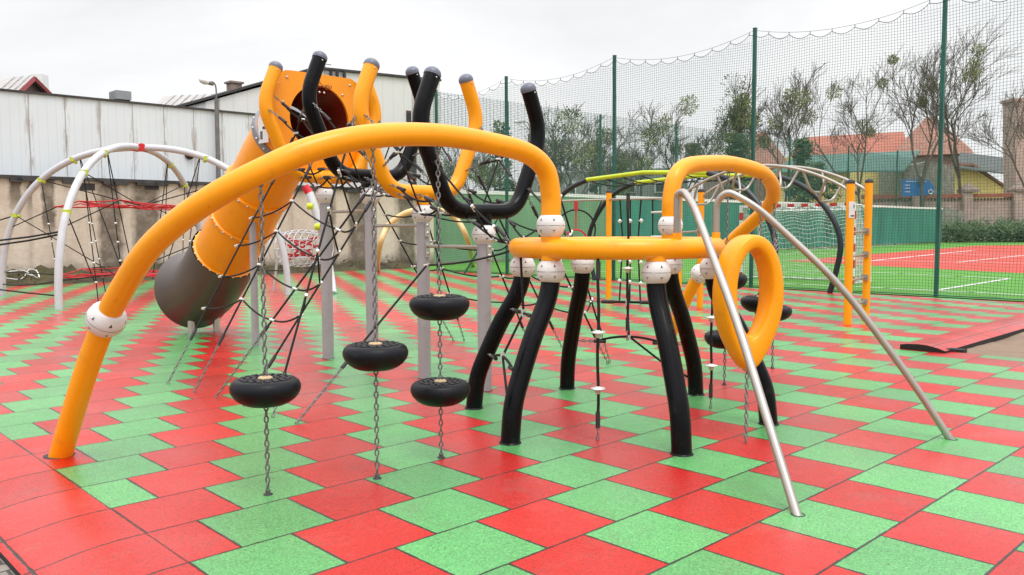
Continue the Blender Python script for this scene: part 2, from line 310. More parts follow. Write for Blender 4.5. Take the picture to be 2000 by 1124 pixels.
# ------------------------------------------------------------------ mesh helpers
class MB:
    def __init__(s): s.v=[]; s.f=[]; s.m=[]; s.sm=[]
    def add(s,vs,fs,mi=0,smooth=False):
        o=len(s.v); s.v+=[tuple(x) for x in vs]
        for f in fs: s.f.append(tuple(i+o for i in f)); s.m.append(mi); s.sm.append(smooth)
    def tube(s,pts,r,n=12,cap=True,mi=0,closed=False,smooth=True,up=None):
        pts=[V(p) for p in pts]; k=len(pts)
        rs=r if isinstance(r,(list,tuple)) else [r]*k
        vs=[]; fs=[]
        def tan(i):
            if closed: return (pts[(i+1)%k]-pts[i-1]).normalized()
            return (pts[min(i+1,k-1)]-pts[max(i-1,0)]).normalized()
        t=tan(0); a=V((0,0,1)) if abs(t.z)<.9 else V((1,0,0))
        x=(a-t*a.dot(t)).normalized(); frames=[]
        for i in range(k):
            t=tan(i); x=x-t*x.dot(t)
            if x.length<1e-6: x=t.orthogonal()
            x.normalize(); y=t.cross(x); frames.append((x,y))
            for j in range(n):
                an=2*PI*j/n; vs.append(pts[i]+(x*math.cos(an)+y*math.sin(an))*rs[i])
        for i in range(k if closed else k-1):
            i2=(i+1)%k
            for j in range(n):
                j2=(j+1)%n; fs.append((i*n+j,i*n+j2,i2*n+j2,i2*n+j))
        s.add(vs,fs,mi,smooth)
        if cap and not closed:
            s.add([vs[j] for j in range(n)][::-1],[tuple(range(n))],mi,False)
            s.add([vs[(k-1)*n+j] for j in range(n)],[tuple(range(n))],mi,False)
        return s
    def lathe(s,c,ax,prof,n=24,mi=0,smooth=True):
        c=V(c); ax=V(ax).normalized(); x=ax.orthogonal().normalized(); y=ax.cross(x); vs=[]; fs=[]
        for (r,h) in prof:
            for j in range(n):
                an=2*PI*j/n; vs.append(c+ax*h+(x*math.cos(an)+y*math.sin(an))*max(r,1e-5))
        for i in range(len(prof)-1):
            for j in range(n):
                j2=(j+1)%n; fs.append((i*n+j,i*n+j2,(i+1)*n+j2,(i+1)*n+j))
        s.add(vs,fs,mi,smooth); return s
    def box(s,c,sx,sy,sz,ax=None,ay=None,mi=0):
        c=V(c); ax=V(ax or (1,0,0)).normalized(); ay=V(ay).normalized() if ay else V((0,0,1)).cross(ax).normalized(); az=ax.cross(ay)
        vs=[c+ax*(sx/2*i)+ay*(sy/2*j)+az*(sz/2*k) for k in (-1,1) for j in (-1,1) for i in (-1,1)]
        s.add(vs,[(0,2,3,1),(4,5,7,6),(0,1,5,4),(2,6,7,3),(0,4,6,2),(1,3,7,5)],mi); return s
    def prism(s,poly,vec,mi=0,mi_side=None):
        poly=[V(p) for p in poly]; vec=V(vec); n=len(poly)
        s.add(poly+[p+vec for p in poly],[tuple(range(n))[::-1],tuple(range(n,2*n))],mi)
        s.add(poly+[p+vec for p in poly],[(i,(i+1)%n,n+(i+1)%n,n+i) for i in range(n)],mi if mi_side is None else mi_side); return s
    def quad(s,a,b,c,d,mi=0): s.add([a,b,c,d],[(0,1,2,3)],mi); return s
    def build(s,name,mats,parent=None,smooth=None):
        me=bpy.data.meshes.new(name); vs=s.v
        if parent is not None:
            inv=ROOTM[parent.name].inverted(); vs=[tuple(inv@V(x)) for x in vs]
        me.from_pydata(vs,[],s.f)
        for m in (mats if isinstance(mats,(list,tuple)) else [mats]): me.materials.append(m)
        me.polygons.foreach_set('material_index',s.m); me.polygons.foreach_set('use_smooth',s.sm); me.update()
        o=bpy.data.objects.new(name,me); COL.objects.link(o)
        if parent is not None: o.parent=parent; ROOTM[o.name]=ROOTM[parent.name]
        else: ROOTM[o.name]=Matrix.Identity(4)
        return o
ROOTM={}
def tag(o,label=None,cat=None,group=None,kind=None):
    if label: o['label']=label
    if cat: o['category']=cat
    if group: o['group']=group
    if kind: o['kind']=kind
    return o
def thing(name,label,cat,loc,group=None,rotz=0):
    o=bpy.data.objects.new(name,None); COL.objects.link(o); o.empty_display_size=.2
    o.location=loc; o.rotation_euler=(0,0,rotz)
    ROOTM[o.name]=Matrix.Translation(V(loc))@Matrix.Rotation(rotz,4,'Z')
    return tag(o,label,cat,group)
def single(mb,name,mats,label,cat,loc,group=None):
    """one mesh that is a whole thing, with its origin at loc"""
    o=mb.build(name,mats); me=o.data; lv=V(loc)
    for v in me.vertices: v.co-=lv
    o.location=lv; ROOTM[o.name]=Matrix.Translation(lv)
    return tag(o,label,cat,group)
def copy_tree(o,loc,label=None):
    c=o.copy(); COL.objects.link(c); c.location=loc
    if label: c['label']=label
    for ch in o.children:
        d=ch.copy(); COL.objects.link(d); d.parent=c
        for g in ch.children:
            e=g.copy(); COL.objects.link(e); e.parent=d
    return c
def crom(P,n=8):
    P=[V(p) for p in P]; Q=[P[0]*2-P[1]]+P+[P[-1]*2-P[-2]]; out=[]
    for i in range(1,len(Q)-2):
        a,b,c,d=Q[i-1:i+3]
        for k in range(n):
            t=k/n; out.append(.5*((2*b)+(c-a)*t+(2*a-5*b+4*c-d)*t*t+(3*b-a-3*c+d)*t**3))
    out.append(P[-1]); return out
def fillet(P,r,n=8):
    P=[V(p) for p in P]; out=[P[0]]
    for i in range(1,len(P)-1):
        a,b,c=P[i-1],P[i],P[i+1]; rr=r[i-1] if isinstance(r,(list,tuple)) else r
        d1=(a-b).normalized(); d2=(c-b).normalized(); k=min(rr,(a-b).length*.49,(c-b).length*.49)
        p,q=b+d1*k,b+d2*k
        for j in range(n+1):
            t=j/n; out.append(p*(1-t)**2+b*(2*t*(1-t))+q*t*t)
    out.append(P[-1]); return out
def sag(a,b,s,n=8):
    a,b=V(a),V(b); return [a.lerp(b,i/n)-V((0,0,s*4*(i/n)*(1-i/n))) for i in range(n+1)]
rnd=random.Random(7)
def link(mb,c,ax,side,L_=.046,W=.027,w_=.0042):
    t=V(ax).normalized(); s_=V(side); s_=(s_-t*s_.dot(t)).normalized(); hl=L_/2-W/2; P=[]
    for sg in (1,-1):
        for k in range(5):
            a=-PI/2+PI*k/4
            P.append(c+t*(sg*(hl+(W/2-w_)*math.cos(a)))+s_*(sg*(W/2-w_)*math.sin(a)))
    mb.tube(P,w_,5,closed=True)
def chain(mb,a,b,**k):
    a,b=V(a),V(b); d=b-a; ln=d.length; n=max(2,round(ln/.0345)); t=d/ln; x=t.orthogonal().normalized(); y=t.cross(x); q=PI/4
    for i in range(n):
        sd=x*math.cos(q)+y*math.sin(q) if i%2 else x*-math.sin(q)+y*math.cos(q)
        link(mb,a+t*(ln*(i+.5)/n),t,sd,**k)
def clampm(mb,p,ax,l=.07,r=.014): 
    ax=V(ax).normalized(); mb.tube([V(p)-ax*l/2,V(p)+ax*l/2],r,8)
def ferrule(mb,a,b): mb.tube([a,b],.016,8)
def dome(mb,p,ax,r,mi=0,n=20):
    mb.lathe(p,ax,[(r*1.03,-.012),(r*1.03,.002)]+[(r*1.03*math.cos(a),.004+r*.85*math.sin(a)) for a in [PI/2*k/7 for k in range(8)]],n,mi)

def connector(root,p,ax=(0,0,1),r=.1,rot=0.):
    p=V(p); ax=V(ax).normalized(); mb=MB(); h=.084
    prof=[(r*.55,-h),(math.sqrt(max(r*r-h*h,0))+.004,-h)]
    for k in range(17):
        z=-h+2*h*k/16; prof.append((math.sqrt(r*r-z*z)+(.004 if k in(0,16) else .003),z))
    prof+= [(r*.55,h)]
    mb.lathe(p,ax,prof,32)
    mb.lathe(p,ax,[(r+.0036,-.0015),(r+.0036,.0015)],32,1)      # seam
    x=ax.orthogonal().normalized(); y=ax.cross(x)
    def sp(a,z,rr):
        q=math.sqrt(r*r-z*z)+rr; return p+ax*z+(x*math.cos(a)+y*math.sin(a))*q
    for k in range(6):
        a=rot+k*PI/3
        for sg in (1,-1):
            z0,z1=.030*sg,.058*sg
            A,B,C=sp(a-.13,z0,.0045),sp(a+.13,z0+.004,.0045),sp(a-.02,z1,.0045)
            ce=(A+B+C)/3
            A2,B2,C2=[ce+(q-ce)*.72 for q in (A,B,C)]
            ii=ce-(ce-p).normalized()*.012
            # recess: rim proud by a hair, flat dark face paints the shade of the pocket
            mb.add([A,B,C,A2,B2,C2],[(0,1,4,3),(1,2,5,4),(2,0,3,5)],0)
            mb.add([A2,B2,C2],[(0,1,2)],1)
    # moulded lettering pads between the pockets
    for k in range(6):
        a=rot+k*PI/3+PI/6
        for j in range(4):
            aa=a-.12+.08*j
            mb.add([sp(aa-.022,-.012,.0045),sp(aa+.022,-.012,.0045),sp(aa+.022,.006+.006*(j%2),.0045),sp(aa-.022,.006+.006*(j%2),.0045)],[(0,1,2,3)],0)
    return mb.build('connector_ball',[M['ball'],M['recess']],root)

# ================================================================== SETTING
def local_obj(name,vs,fs,m,kind='structure',smooth=False):
    """mesh given in paving coordinates (u,v,z), object axes turned to the paving"""
    me=bpy.data.meshes.new(name); me.from_pydata([(u*.5,-v*.5,z) for u,v,z in vs],[],fs); me.materials.append(m); me.update()
    if smooth:
        for p in me.polygons: p.use_smooth=True
    o=bpy.data.objects.new(name,me); COL.objects.link(o); o.location=T(0,0); o.rotation_euler=(0,0,YAW)
    if kind: o['kind']=kind
    return o
b=MB(); b.quad((-900,-300,-.1),(900,-300,-.1),(900,1500,-.1),(-900,1500,-.1)); tag(b.build('ground',M['ground']),kind='structure')
local_obj('pavement',[(-40,-60,-.075),(-1.6,-60,-.075),(-1.6,60,-.075),(-40,60,-.075)],[(3,2,1,0)],M['paver'])
# rubber tiles: sheet with real edges (6 cm thick)
UE,VE=32.5,-42.6; UN,VN=16.6,-.7
outl=[(-1.0,VE),(UE,VE),(UE,VN),(17.0,VN),(17.0,30),(-1.0,30)]
vs=[(u,v,0) for u,v in outl]+[(u,v,-.09) for u,v in outl]
n=len(outl)
local_obj('rubber_tiles',vs,[tuple(range(n))[::-1]]+[(i,(i+1)%n,n+(i+1)%n,n+i) for i in range(n)],M['tiles'])
# red ramp tiles along the left edge
prof=[(-1.001,0.0),(-1.25,-.001),(-1.45,-.006),(-1.6,-.014),(-1.85,-.034),(-2.08,-.052),(-2.09,-.075)]
vs=[];fs=[]
vv=[-43.]+[x for x in range(-42,31,2)]
for v in vv:
    for u,z in prof: vs.append((u,v,z))
k=len(prof)
for i in range(len(vv)-1):
    for j in range(k-1): fs.append((i*k+j,i*k+j+1,(i+1)*k+j+1,(i+1)*k+j))
rk=local_obj('ramp_kerb',vs,[f for f in fs],M['ramp'],smooth=True); rk.data.materials.append(M['blackside'])
for i,p in enumerate(rk.data.polygons):
    if i%(k-1)==k-2: p.material_index=1; p.use_smooth=False
# white gravel grains on the ramp edge
# humped red edging slabs on the right, end face open to us
prof=[(VN-.02,.056),(VN+.15,.070),(VN+.4,.078),(VN+.6,.074),(VN+.85,.05),(VN+1.0,.025),(VN+1.0,-.09),(VN-.02,-.09)]
vs=[];fs=[]; us=[UN+.0]+[UN+.9*i for i in range(1,18)]
for u in us:
    for v,z in prof: vs.append((u,v,z))
k=len(prof)
for i in range(len(us)-1):
    for j in range(k): j2=(j+1)%k; fs.append((i*k+j,(i+1)*k+j,(i+1)*k+j2,i*k+j2))
fs.append(tuple(range(k))[::-1]); 
slab=local_obj('edging_kerb',vs,fs,M['ramp'])
slab.data.materials.append(M['blackside'])
slab.data.polygons[-1].material_index=1
for i,p in enumerate(slab.data.polygons):
    if i%k==5 and i<len(slab.data.polygons)-1: p.material_index=1
bb=MB(); bb.prism([T(UN+.01,VN+.70,.052),T(UN+.55,VN+1.22,.02),T(UN+.85,VN+1.2,.015),T(UN+.4,VN+.7,.05)],(0,0,-.09))
tag(bb.build('loose_kerb',M['blackside']),kind='structure')
# dirt patch beyond the edging
import itertools
vs=[];fs=[]; rd=random.Random(3)
nu,nv=40,26
for i in range(nu+1):
    for j in range(nv+1):
        vs.append((17.0+i*.7,VN+.8+j*.8,-.03+rd.uniform(-.016,.016)+(.03 if j>3 and rd.random()<.1 else 0)))
for i in range(nu):
    for j in range(nv): fs.append((i*(nv+1)+j,i*(nv+1)+j+1,(i+1)*(nv+1)+j+1,(i+1)*(nv+1)+j))
local_obj('dirt',vs,[f[::-1] for f in fs],M['dirt'],smooth=True)
# earth mound at the foot of the wall
vs=[];fs=[]
for i in range(121):
    for j in range(9):
        u=-14+i*.41; q=j/8
        z=-.02+ (.40*q**1.4)*(.6+.8*rd.random())*(1.0 if u<20 else .55)+rd.uniform(0,.07)*q
        vs.append((u,VE+.15-q*2.6,z))
for i in range(120):
    for j in range(8): fs.append((i*9+j,(i+1)*9+j,(i+1)*9+j+1,i*9+j+1))
local_obj('earth_bank',vs,fs,M['mound'],smooth=True)
# sports court
local_obj('turf',[(UE+.35,-47,.004),(185,-47,.004),(185,60,.004),(UE+.35,60,.004)],[(3,2,1,0)],M['turf'])
b=MB(); b.add([G(1536,515,.009),G(1905,488.5,.009),V((75,80,.009)),V((60,25,.009)),G(2040,545,.009),G(1690,524.5,.009)],[(0,1,2,3,4,5)]); tag(b.build('red_court',M['courtred']),kind='structure')
b=MB()
def gline(a,c,wd,z=.014):
    p,q=G(*a,z),G(*c,z); d=(q-p).normalized(); s_=V((0,0,1)).cross(d)*wd/2
    b.quad(p-s_,q-s_,q+s_,p+s_)
for a,c,wd in [((1698,538),(1971,553),.09),((1831,574),(1971,553),.10),((1671,566),(2010,585.5),.09),((1540,532),(1700,538),.09),((1700,516),(1905,497),.16),((1560,512),(2010,523),.10),
               ((1860,503),(2010,509),.12),((1870,520),(2010,507),.12),((1340,548),(1660,566),.08),((1560,496),(1760,485),.2),((1100,530),(1440,540),.08)]: gline(a,c,wd)
tag(b.build('court_lines',M['white']),kind='structure')

# ------------------------------------------------------------------ boundary wall, hall, buildings on the left
WV=-45.
def uof(p): return ((p.x*CY+p.y*SY)/.5)+U0
FR=T(0,0)
cw=thing('concrete_wall','long stained beige concrete boundary wall behind the left climbing dome','wall',FR,rotz=YAW)
ur=uof(RV(848,400,WV)); ul=-30.
def wz(px,py): return RV(px,py,WV).z
zt=wz(430,352)
def lbox(b,u0,u1,v0,v1,z0,z1,mi=0):
    P=[T(u0,v0,z0),T(u1,v0,z0),T(u1,v1,z0),T(u0,v1,z0)]; b.prism(P,(0,0,z1-z0),mi)
b=MB(); lbox(b,ul,ur,WV,WV-.6,-.1,zt-.09); b.build('wall',M['concrete'],cw)
b=MB(); lbox(b,ul,ur+.15,WV+.18,WV-.7,zt-.085,zt); 
for i in range(70):
    u=ul+(ur-ul)*rd.random(); lbox(b,u,u+.4+rd.random(),WV+.2,WV-.1,zt-.13-rd.random()*.06,zt-.086)
b.build('coping',M['coping'],cw)
for px in (172,298):
    b=MB(); p=RV(px,358,WV); u=uof(p); lbox(b,u-.42,u+.42,WV+.03,WV-.05,p.z-.1,p.z+.1); b.build('drain_slot',M['ink'],cw)
hall=thing('sheet_metal_hall','long low hall clad in white rust-streaked sheet metal above the concrete wall','building',FR,rotz=YAW)
HV=-46.4; uh=uof(RV(515,300,HV)); zh=RV(250,195,HV).z
b=MB(); lbox(b,ul,uh,HV,HV-16,0,zh); b.build('wall',M['sheet'],hall)
b=MB(); lbox(b,ul,uh+.3,HV+.12,HV-16.2,zh+.002,zh+.06); b.build('roof_edge',M['coping'],hall)
p=RV(249,366,-46.2)
b=MB(); q=RV(372,297,HV+.05); b.lathe(q+AV*.02,AV,[(.0,.1),(.11,.08),(.16,.0)],16); b.build('wall_light',M['ink'],hall)
vt=thing('roof_vent','square grey metal vent box on the roof of the white hall','vent',T(uof(RV(245,190,-50)),-50,zh+.1))
q=RV(245,182,-50); b=MB(); lbox(b,uof(RV(230,182,-50)),uof(RV(260,182,-50)),-50,-51.3,RV(245,188,-50).z,RV(245,171,-50).z); b.build('hood',M['grey'],vt)
b=MB(); lbox(b,uof(RV(233,182,-50.2)),uof(RV(257,182,-50.2)),-50.2,-51.1,zh,RV(245,188,-50).z-.003); b.build('base',M['ink'],vt)
def gable_house(label,apex,bl,br,back,Y,dy):
    A=D(*apex,Y); Bl=D(*bl,Y-dy); Br=D(*br,Y+dy); e=D(*back,Y+.4)-A; e.z=0
    r=thing('gabled_house',label,'house',(A.x,A.y,0),'gabled houses behind the hall',rotz=math.atan2(e.y,e.x))
    n_=(Br-Bl).cross(V((0,0,1))).normalized()
    b=MB(); b.prism([V((Bl.x,Bl.y,0)),V((Br.x,Br.y,0)),Br,A,Bl],e); b.build('wall',M['brownboard'],r)
    e2=e.normalized()
    for P_,Q_ in ((Bl,A),(Br,A)):
        d=(Q_-P_).normalized(); up=V((0,0,1))-d*d.z; up.normalize()
        b=MB(); q=[P_-d*.3-e2*.2+up*.02,Q_-e2*.2+up*.02,Q_+e+up*.02,P_-d*.3+e+up*.02]; b.prism(q,up*.07); 
        L_=e.length
        for i in range(int(L_/.35)):
            b.box((P_-d*.15).lerp(Q_,.5)+e2*(i*.35)+up*.11,(Q_-P_).length+.1,.04,.05,ax=d,ay=e2)
        b.build('roof',M['corr'],r)
    for P_ in (Bl,Br):
        d=(A-P_).normalized(); b=MB(); b.box(P_.lerp(A,.46)-e2*.22,(A-P_).length*1.06,.05,.16,ax=d,ay=e2); b.build('barge_board',M['redtrim'],r)
    return r
gable_house('small brown gabled roof at the far left above the white hall',(62,146),(36,170),(95,179),(12,146),30,1.5)
gable_house('small brown gabled roof with grey sheets beside the street lamp',(419,184),(394,209),(446,215),(325,184),36,1.6)
b=MB(); b.box(D(82,161,38),.5,.5,1.0); single(b,'chimney',M['white'],'pale stub chimney behind the far-left gabled roof','chimney',D(82,161,38)-V((0,0,.5)))
wb=thing('white_building','tall white panelled building with sloping roof behind the hoops','building',T(uof(RV(640,300,-52)),-52),rotz=YAW)
BV=-52.
pl=[(405,400),(405,194),(512,166),(622,133),(700,141),(862,159),(862,400)]
b=MB(); b.prism([RV(x,y,BV) for x,y in pl],AV*-9); b.build('wall',M['whitewall'],wb)
b=MB()
for (x0,y0),(x1,y1) in (((400,192),(622,131)),((622,131),(866,158))):
    a,c=RV(x0,y0,BV+.2),RV(x1,y1,BV+.2); b.prism([a,c,c+V((0,0,.09)),a+V((0,0,.09))],AV*-9.4)
b.build('roof',M['coping'],wb)
q=RV(461,175,BV-2); b=MB(); b.box(q,.42,.42,.6,ax=AU); b.box(q+V((0,0,.33)),.55,.55,.07,ax=AU); b.build('chimney',M['brick'],wb)
for px,py,hh,ww in ((801,243,.62,.26),(806,325,.55,.5)):
    p=RV(px,py,BV); fr_=MB(); u=uof(p); lbox(fr_,u-ww,u+ww,BV+.06,BV-.05,p.z-hh,p.z+hh); wf=fr_.build('window',M['brownboard' if py<300 else 'redtrim'],wb)
    g=MB(); lbox(g,u-ww*.8,u+ww*.8,BV+.08,BV,p.z-hh*.85,p.z+hh*.85); go=g.build('pane',M['glass'],wf)
for px,l in ((650,1.2),(662,1.5),(676,.6)): 
    b=MB(); p=RV(px,136,BV+.3); b.tube([p+V((0,0,.0)),p-V((0,0,l))],.07,8); b.build('downpipe',M['ink'],wb)
b=MB(); p=RV(638,122,BV-1); b.tube([p+V((0,0,-.6)),p+V((0,0,.25))],.03,6); b.tube([p+AU*-.3,p+AU*.3],.02,6); b.box(p+V((.2,0,-.4)),.5,.4,.25); b.build('antenna',M['grey'],wb)
def street_lamp(label,foot,top,head,r):
    l=thing('street_lamp',label,'street lamp',(foot.x,foot.y,0),'street lamps'); b=MB()
    b.tube([(foot.x,foot.y,0),(top.x,top.y,top.z)],[r,r*.8],12); b.build('post',M['lampgrey'],l)
    up=V((0,0,1)); hd=head-top; b=MB(); b.tube(crom([top,top+up*hd.z*.75+hd*.05,top+up*hd.z*1.08+V((hd.x,hd.y,0))*.45,head],8),r*.3,8); b.build('arm',M['lampgrey'],l)
    d=V((hd.x,hd.y,0)).normalized(); dd=(d-V((0,0,.35))*1).normalized(); dd=(d+V((0,0,.25))).normalized()
    b=MB(); pr=[(.03,-.1),(.10,0),(.17,.18),(.15,.36),(.05,.46),(0,.47)]; b.lathe(head,dd,[(x*.62,y*.7) for x,y in pr],14); b.build('lamp_head',M['lampglass'],l)
    b=MB(); b.tube([head-dd*.16,head+dd*.03],[.045,.07],10); b.build('lamp_neck',M['lampgrey'],l)
f_=RV(428,335,-45.95); street_lamp('grey street lamp with curved arm above the white hall wall',f_,RV(426,188,-45.95),RV(411,157,-45.95),.085)
f_=D(1037,330,60); street_lamp('slim street lamp beyond the ball net among bare trees',f_,D(1037,262,60),D(1016,240,60),.12)

# ------------------------------------------------------------------ trees
def rv(r): 
    while 1:
        v=V((r.uniform(-1,1),r.uniform(-1,1),r.uniform(-1,1)))
        if .05<v.length<1: return v
def leafball(mb,c,rad,nn,size,r,mi=0,flat=1.):
    for _ in range(nn):
        d=rv(r); d=d.normalized()*(d.length**.6)*rad*r.uniform(.75,1.08); d.z*=flat; p=c+d
        a=rv(r).normalized(); q=a.orthogonal().normalized(); s_=size*r.uniform(.6,1.3)
        mb.add([p-a*s_,p+q*s_*.45,p+a*s_,p-q*s_*.45],[(0,1,2,3)],mi)
def twigball(mb,c,rad,nn,size,r):
    """radiating twigs with leaves, all rooted in the middle"""
    o=len(mb.v); mb.v.append(tuple(c))
    for _ in range(nn):
        d=rv(r).normalized(); q=d.orthogonal().normalized(); q=(q*math.cos(r.uniform(0,6))+d.cross(q)*math.sin(r.uniform(0,6))).normalized()
        L_=rad*r.uniform(.35,1.0)**.6*1.1; p=c+d*L_; f=size*2.6; m=p-d*f; a=(q+rv(r)*.8).normalized(); k=len(mb.v)
        mb.v+=[tuple(m),tuple(m+q*.008),tuple(m+d*f*.5+a*size),tuple(p+rv(r)*size),tuple(m+d*f*.5-a*size)]
        mb.f+=[(o,k,k+1),(k,k+2,k+3,k+4)]; mb.m+=[0,0]; mb.sm+=[False,False]
def bare_tree(name,label,px,py,Y,topy,spread,seed,mist=0,bark='bark',ivy=0,group='bare trees beyond the pitch',forks=3,dens=1.,mr=(.5,.95)):
    r=random.Random(seed); base=D(px,py,Y); base.z=0; H=(447-topy)/F_PX*Y+CAM_H
    root=thing(name,label,'tree',base,group); mb=MB(); tips=[]; mids=[]
    def grow(p,d,ln,rad,lev):
        n_=4 if lev<2 else 3; pts=[p]; q=p.copy(); dd=d.copy()
        for i in range(n_):
            dd=(dd+rv(r)*(.10 if lev==0 else .2)+V((0,0,.10 if lev else .02))).normalized(); q=q+dd*ln/n_; pts.append(q.copy())
        mb.tube(pts,[max(.012,rad*(1-.5*i/n_)) for i in range(n_+1)],6 if lev<2 else 3,cap=False)
        if lev>=4: tips.append(q); return
        if lev in(2,3): mids.append(q)
        kids={0:forks,1:6,2:6,3:8}[lev]; kids=max(2,int(round(kids*dens))) if lev>1 else kids
        for k in range(kids):
            f=(.45+.55*(k+1)/kids) if lev else 1.0
            i=min(n_-1,int(f*n_-1e-6)); t=f*n_-i; pp=pts[i].lerp(pts[i+1],t)
            an=2*PI*k/kids+r.uniform(-.6,.6); x=dd.orthogonal().normalized(); y=dd.cross(x)
            sp=(.52 if lev==0 else .78)*spread*r.uniform(.65,1.25)
            nd_=(dd+(x*math.cos(an)+y*math.sin(an))*sp).normalized()
            grow(pp,nd_,ln*{0:1.25,1:.6,2:.55,3:.55}[lev]*r.uniform(.7,1.2),rad*{0:.56,1:.42,2:.52,3:.62}[lev],lev+1)
    h0=H*.26; rad=.0115*H
    grow(base.copy(),V((r.uniform(-.05,.05),r.uniform(-.05,.05),1)),h0,rad,0)
    # fit height exactly
    zmax=max(v[2] for v in mb.v); k=H/zmax
    sc=lambda q: base+V(((q[0]-base.x)*k,(q[1]-base.y)*k,q[2]*k))
    mb.v=[tuple(sc(q)) for q in mb.v]; tips=[sc(q) for q in tips]; mids=[sc(q) for q in mids]
    mb.build('branches',M[bark],root)
    hi=[q for q in mids if q.z>H*.45]; r.shuffle(hi)
    for q in hi[:mist]:
        m=MB(); twigball(m,q,r.uniform(*mr),260,.055,r); m.build('mistletoe_clump',M['mistletoe'],root)
    if ivy:
        m=MB()
        for q in mids:
            if r.random()<ivy: twigball(m,q+rv(r)*.5,r.uniform(.6,1.3),110,.06,r)
        m.build('foliage',M['ivy'],root)
    return root
def leafy(name,label,px,py,Y,topy,wpx,seed,m='ever',group='evergreens beyond the pitch',conic=False,nl=60):
    r=random.Random(seed); base=D(px,py,Y); base.z=0; H=(447-topy)/F_PX*Y+CAM_H; W=wpx/F_PX*Y/2
    root=thing(name,label,'tree',base,group); mb=MB(); mb.tube([base,base+V((0,0,H*.9))],[.02*H,.004*H],7)
    f=MB()
    for i in range(nl):
        q=r.random(); z=H*(.12+.86*q); ww=W*((1-q)*1.05+.06 if conic else math.sqrt(max(.05,1-(2*q-.9)**2)))
        a=r.uniform(0,2*PI); rr=ww*math.sqrt(r.random())
        c=base+V((math.cos(a)*rr,math.sin(a)*rr,z)); mb.tube([base+V((0,0,z*.85)),c],[.035,.012],3,cap=False)
        leafball(f,c,H*r.uniform(.05,.10),75,.022*H*r.uniform(.7,1.2),r,flat=.7)
    mb.build('trunk',M['bark'],root); f.build('foliage',M[m],root); return root
TR=[('broad bare tree with a green mistletoe ball left of the third net pole',1120,430,54,207,1.05,11,5,'barkgrey',0,4,1.0),
('bare tree with dark mistletoe right of the third net pole',1248,425,60,214,.95,12,4,'bark',0,4,1.0),
('spreading bare tree with mistletoe over the small yellow hoop',1335,425,62,200,1.0,13,5,'bark',0,4,1.0),
('ivy-covered tall narrow tree just left of the second net pole',1443,425,66,165,.55,14,7,'bark',.09,3,1.0),
('bare tree with mistletoe balls just right of the second net pole',1532,425,68,150,.8,15,6,'bark',0,3,1.0),
('bare tree with one round mistletoe ball at its top, midway between net poles',1682,425,74,122,1.0,16,3,'bark',0,3,1.0),
('tall bare tree crowned with mistletoe left of the nearest net pole',1805,425,76,72,.9,17,5,'bark',0,3,1.05),
('tallest bare tree, right of the nearest net pole, tiny clump at tip',1880,425,80,60,.95,18,2,'bark',0,3,1.05),
('bare tree cut by the right edge of the photo',2010,425,70,150,1.0,19,2,'bark',0,4,1.0),
('low bare tree between the black hoop and the yellow arch',925,440,50,250,1.1,20,3,'barkgrey',0,4,1.0),
('thin bare tree behind the raised end of the front black hoop',1070,435,52,240,1.0,21,5,'barkgrey',0,4,1.0),
('twiggy low tree beyond the net left of the yellow post',1180,435,56,250,1.1,22,5,'barkgrey',0,4,1.0)]
for lb,px,py,Y,ty,spd,sd_,ms,bk,iv,fk,dn in TR: bare_tree('bare_tree',lb,px,py,Y,ty,spd,sd_,ms,bk,iv,forks=fk,dens=dn)
leafy('evergreen_tree','rounded dark evergreen beside the slim street lamp',978,440,52,248,52,31,'ivy',nl=34)
leafy('evergreen_tree','dark conifer in front of the brown roof left of the second pole',1440,430,60,262,95,32,'ever',conic=True,nl=70)
leafy('evergreen_tree','small dark conifer in front of the long red roof',1567,430,62,262,42,33,'ever',conic=True,nl=45)
leafy('evergreen_tree','squat dark evergreen beside the yellow house',1600,430,58,315,70,34,'ever',nl=40)
r=random.Random(5); hb=MB()
for i in range(230):
    p=D(r.uniform(1840,2090),r.uniform(447,474),r.uniform(74,80)); leafball(hb,p,.75,42,.17,r)
single(hb,'hedge',M['hedge'],'long clipped green hedge in front of the pillared wall','hedge',V((47,77,0)))

# ------------------------------------------------------------------ buildings beyond the pitch
def prism_px(b,pts,Y,dep,mi=0): b.prism([D(x,y,Y) for x,y in pts],(0,dep,0),mi)
h1=thing('red_roofed_house','long house with orange-red tiled roof behind the bare trees','house',D(1660,330,98)-V((0,0,7)))
b=MB(); prism_px(b,[(1560,440),(1560,307),(1775,307),(1775,440)],99,8); b.build('wall',M['yellowwall'],h1)
b=MB(); a=[D(1545,312,98.5),D(1780,309,98.5),D(1768,268,103),D(1580,277,103)]; b.prism(a,(0,.1,.25)); b.build('roof',M['roofred'],h1)
h2=thing('hip_roofed_house','big house with steep brown-red hipped roof behind the nearest net pole','house',D(1820,330,95)-V((0,0,7)))
b=MB(); prism_px(b,[(1752,440),(1752,308),(1900,308),(1900,440)],95,8); b.build('wall',M['brick'],h2)
apx=[D(1812,236,99),D(1828,236,99)]; c1,c2,c3,c4=D(1742,312,94.5),D(1905,308,94.5),D(1900,300,104),D(1750,300,104)
b=MB(); b.add([c1,c2,c3,c4]+apx,[(0,1,5,4),(1,2,5),(2,3,4,5),(3,0,4),(3,2,1,0)]); b.build('roof',M['roofbrown'],h2)
h3=thing('yellow_house','low yellow house with dark windows and green sheet roof behind the goal','house',D(1600,380,84)-V((0,0,4)))
b=MB(); prism_px(b,[(1525,450),(1525,338),(1662,338),(1662,450)],84,7); b.build('wall',M['yellowwall'],h3)
b=MB(); a=[D(1505,343,83.3),D(1768,343,83.3),D(1800,304,88),D(1560,312,88)]; b.prism(a,(0,.05,.15)); b.build('roof',M['roofgreen'],h3)
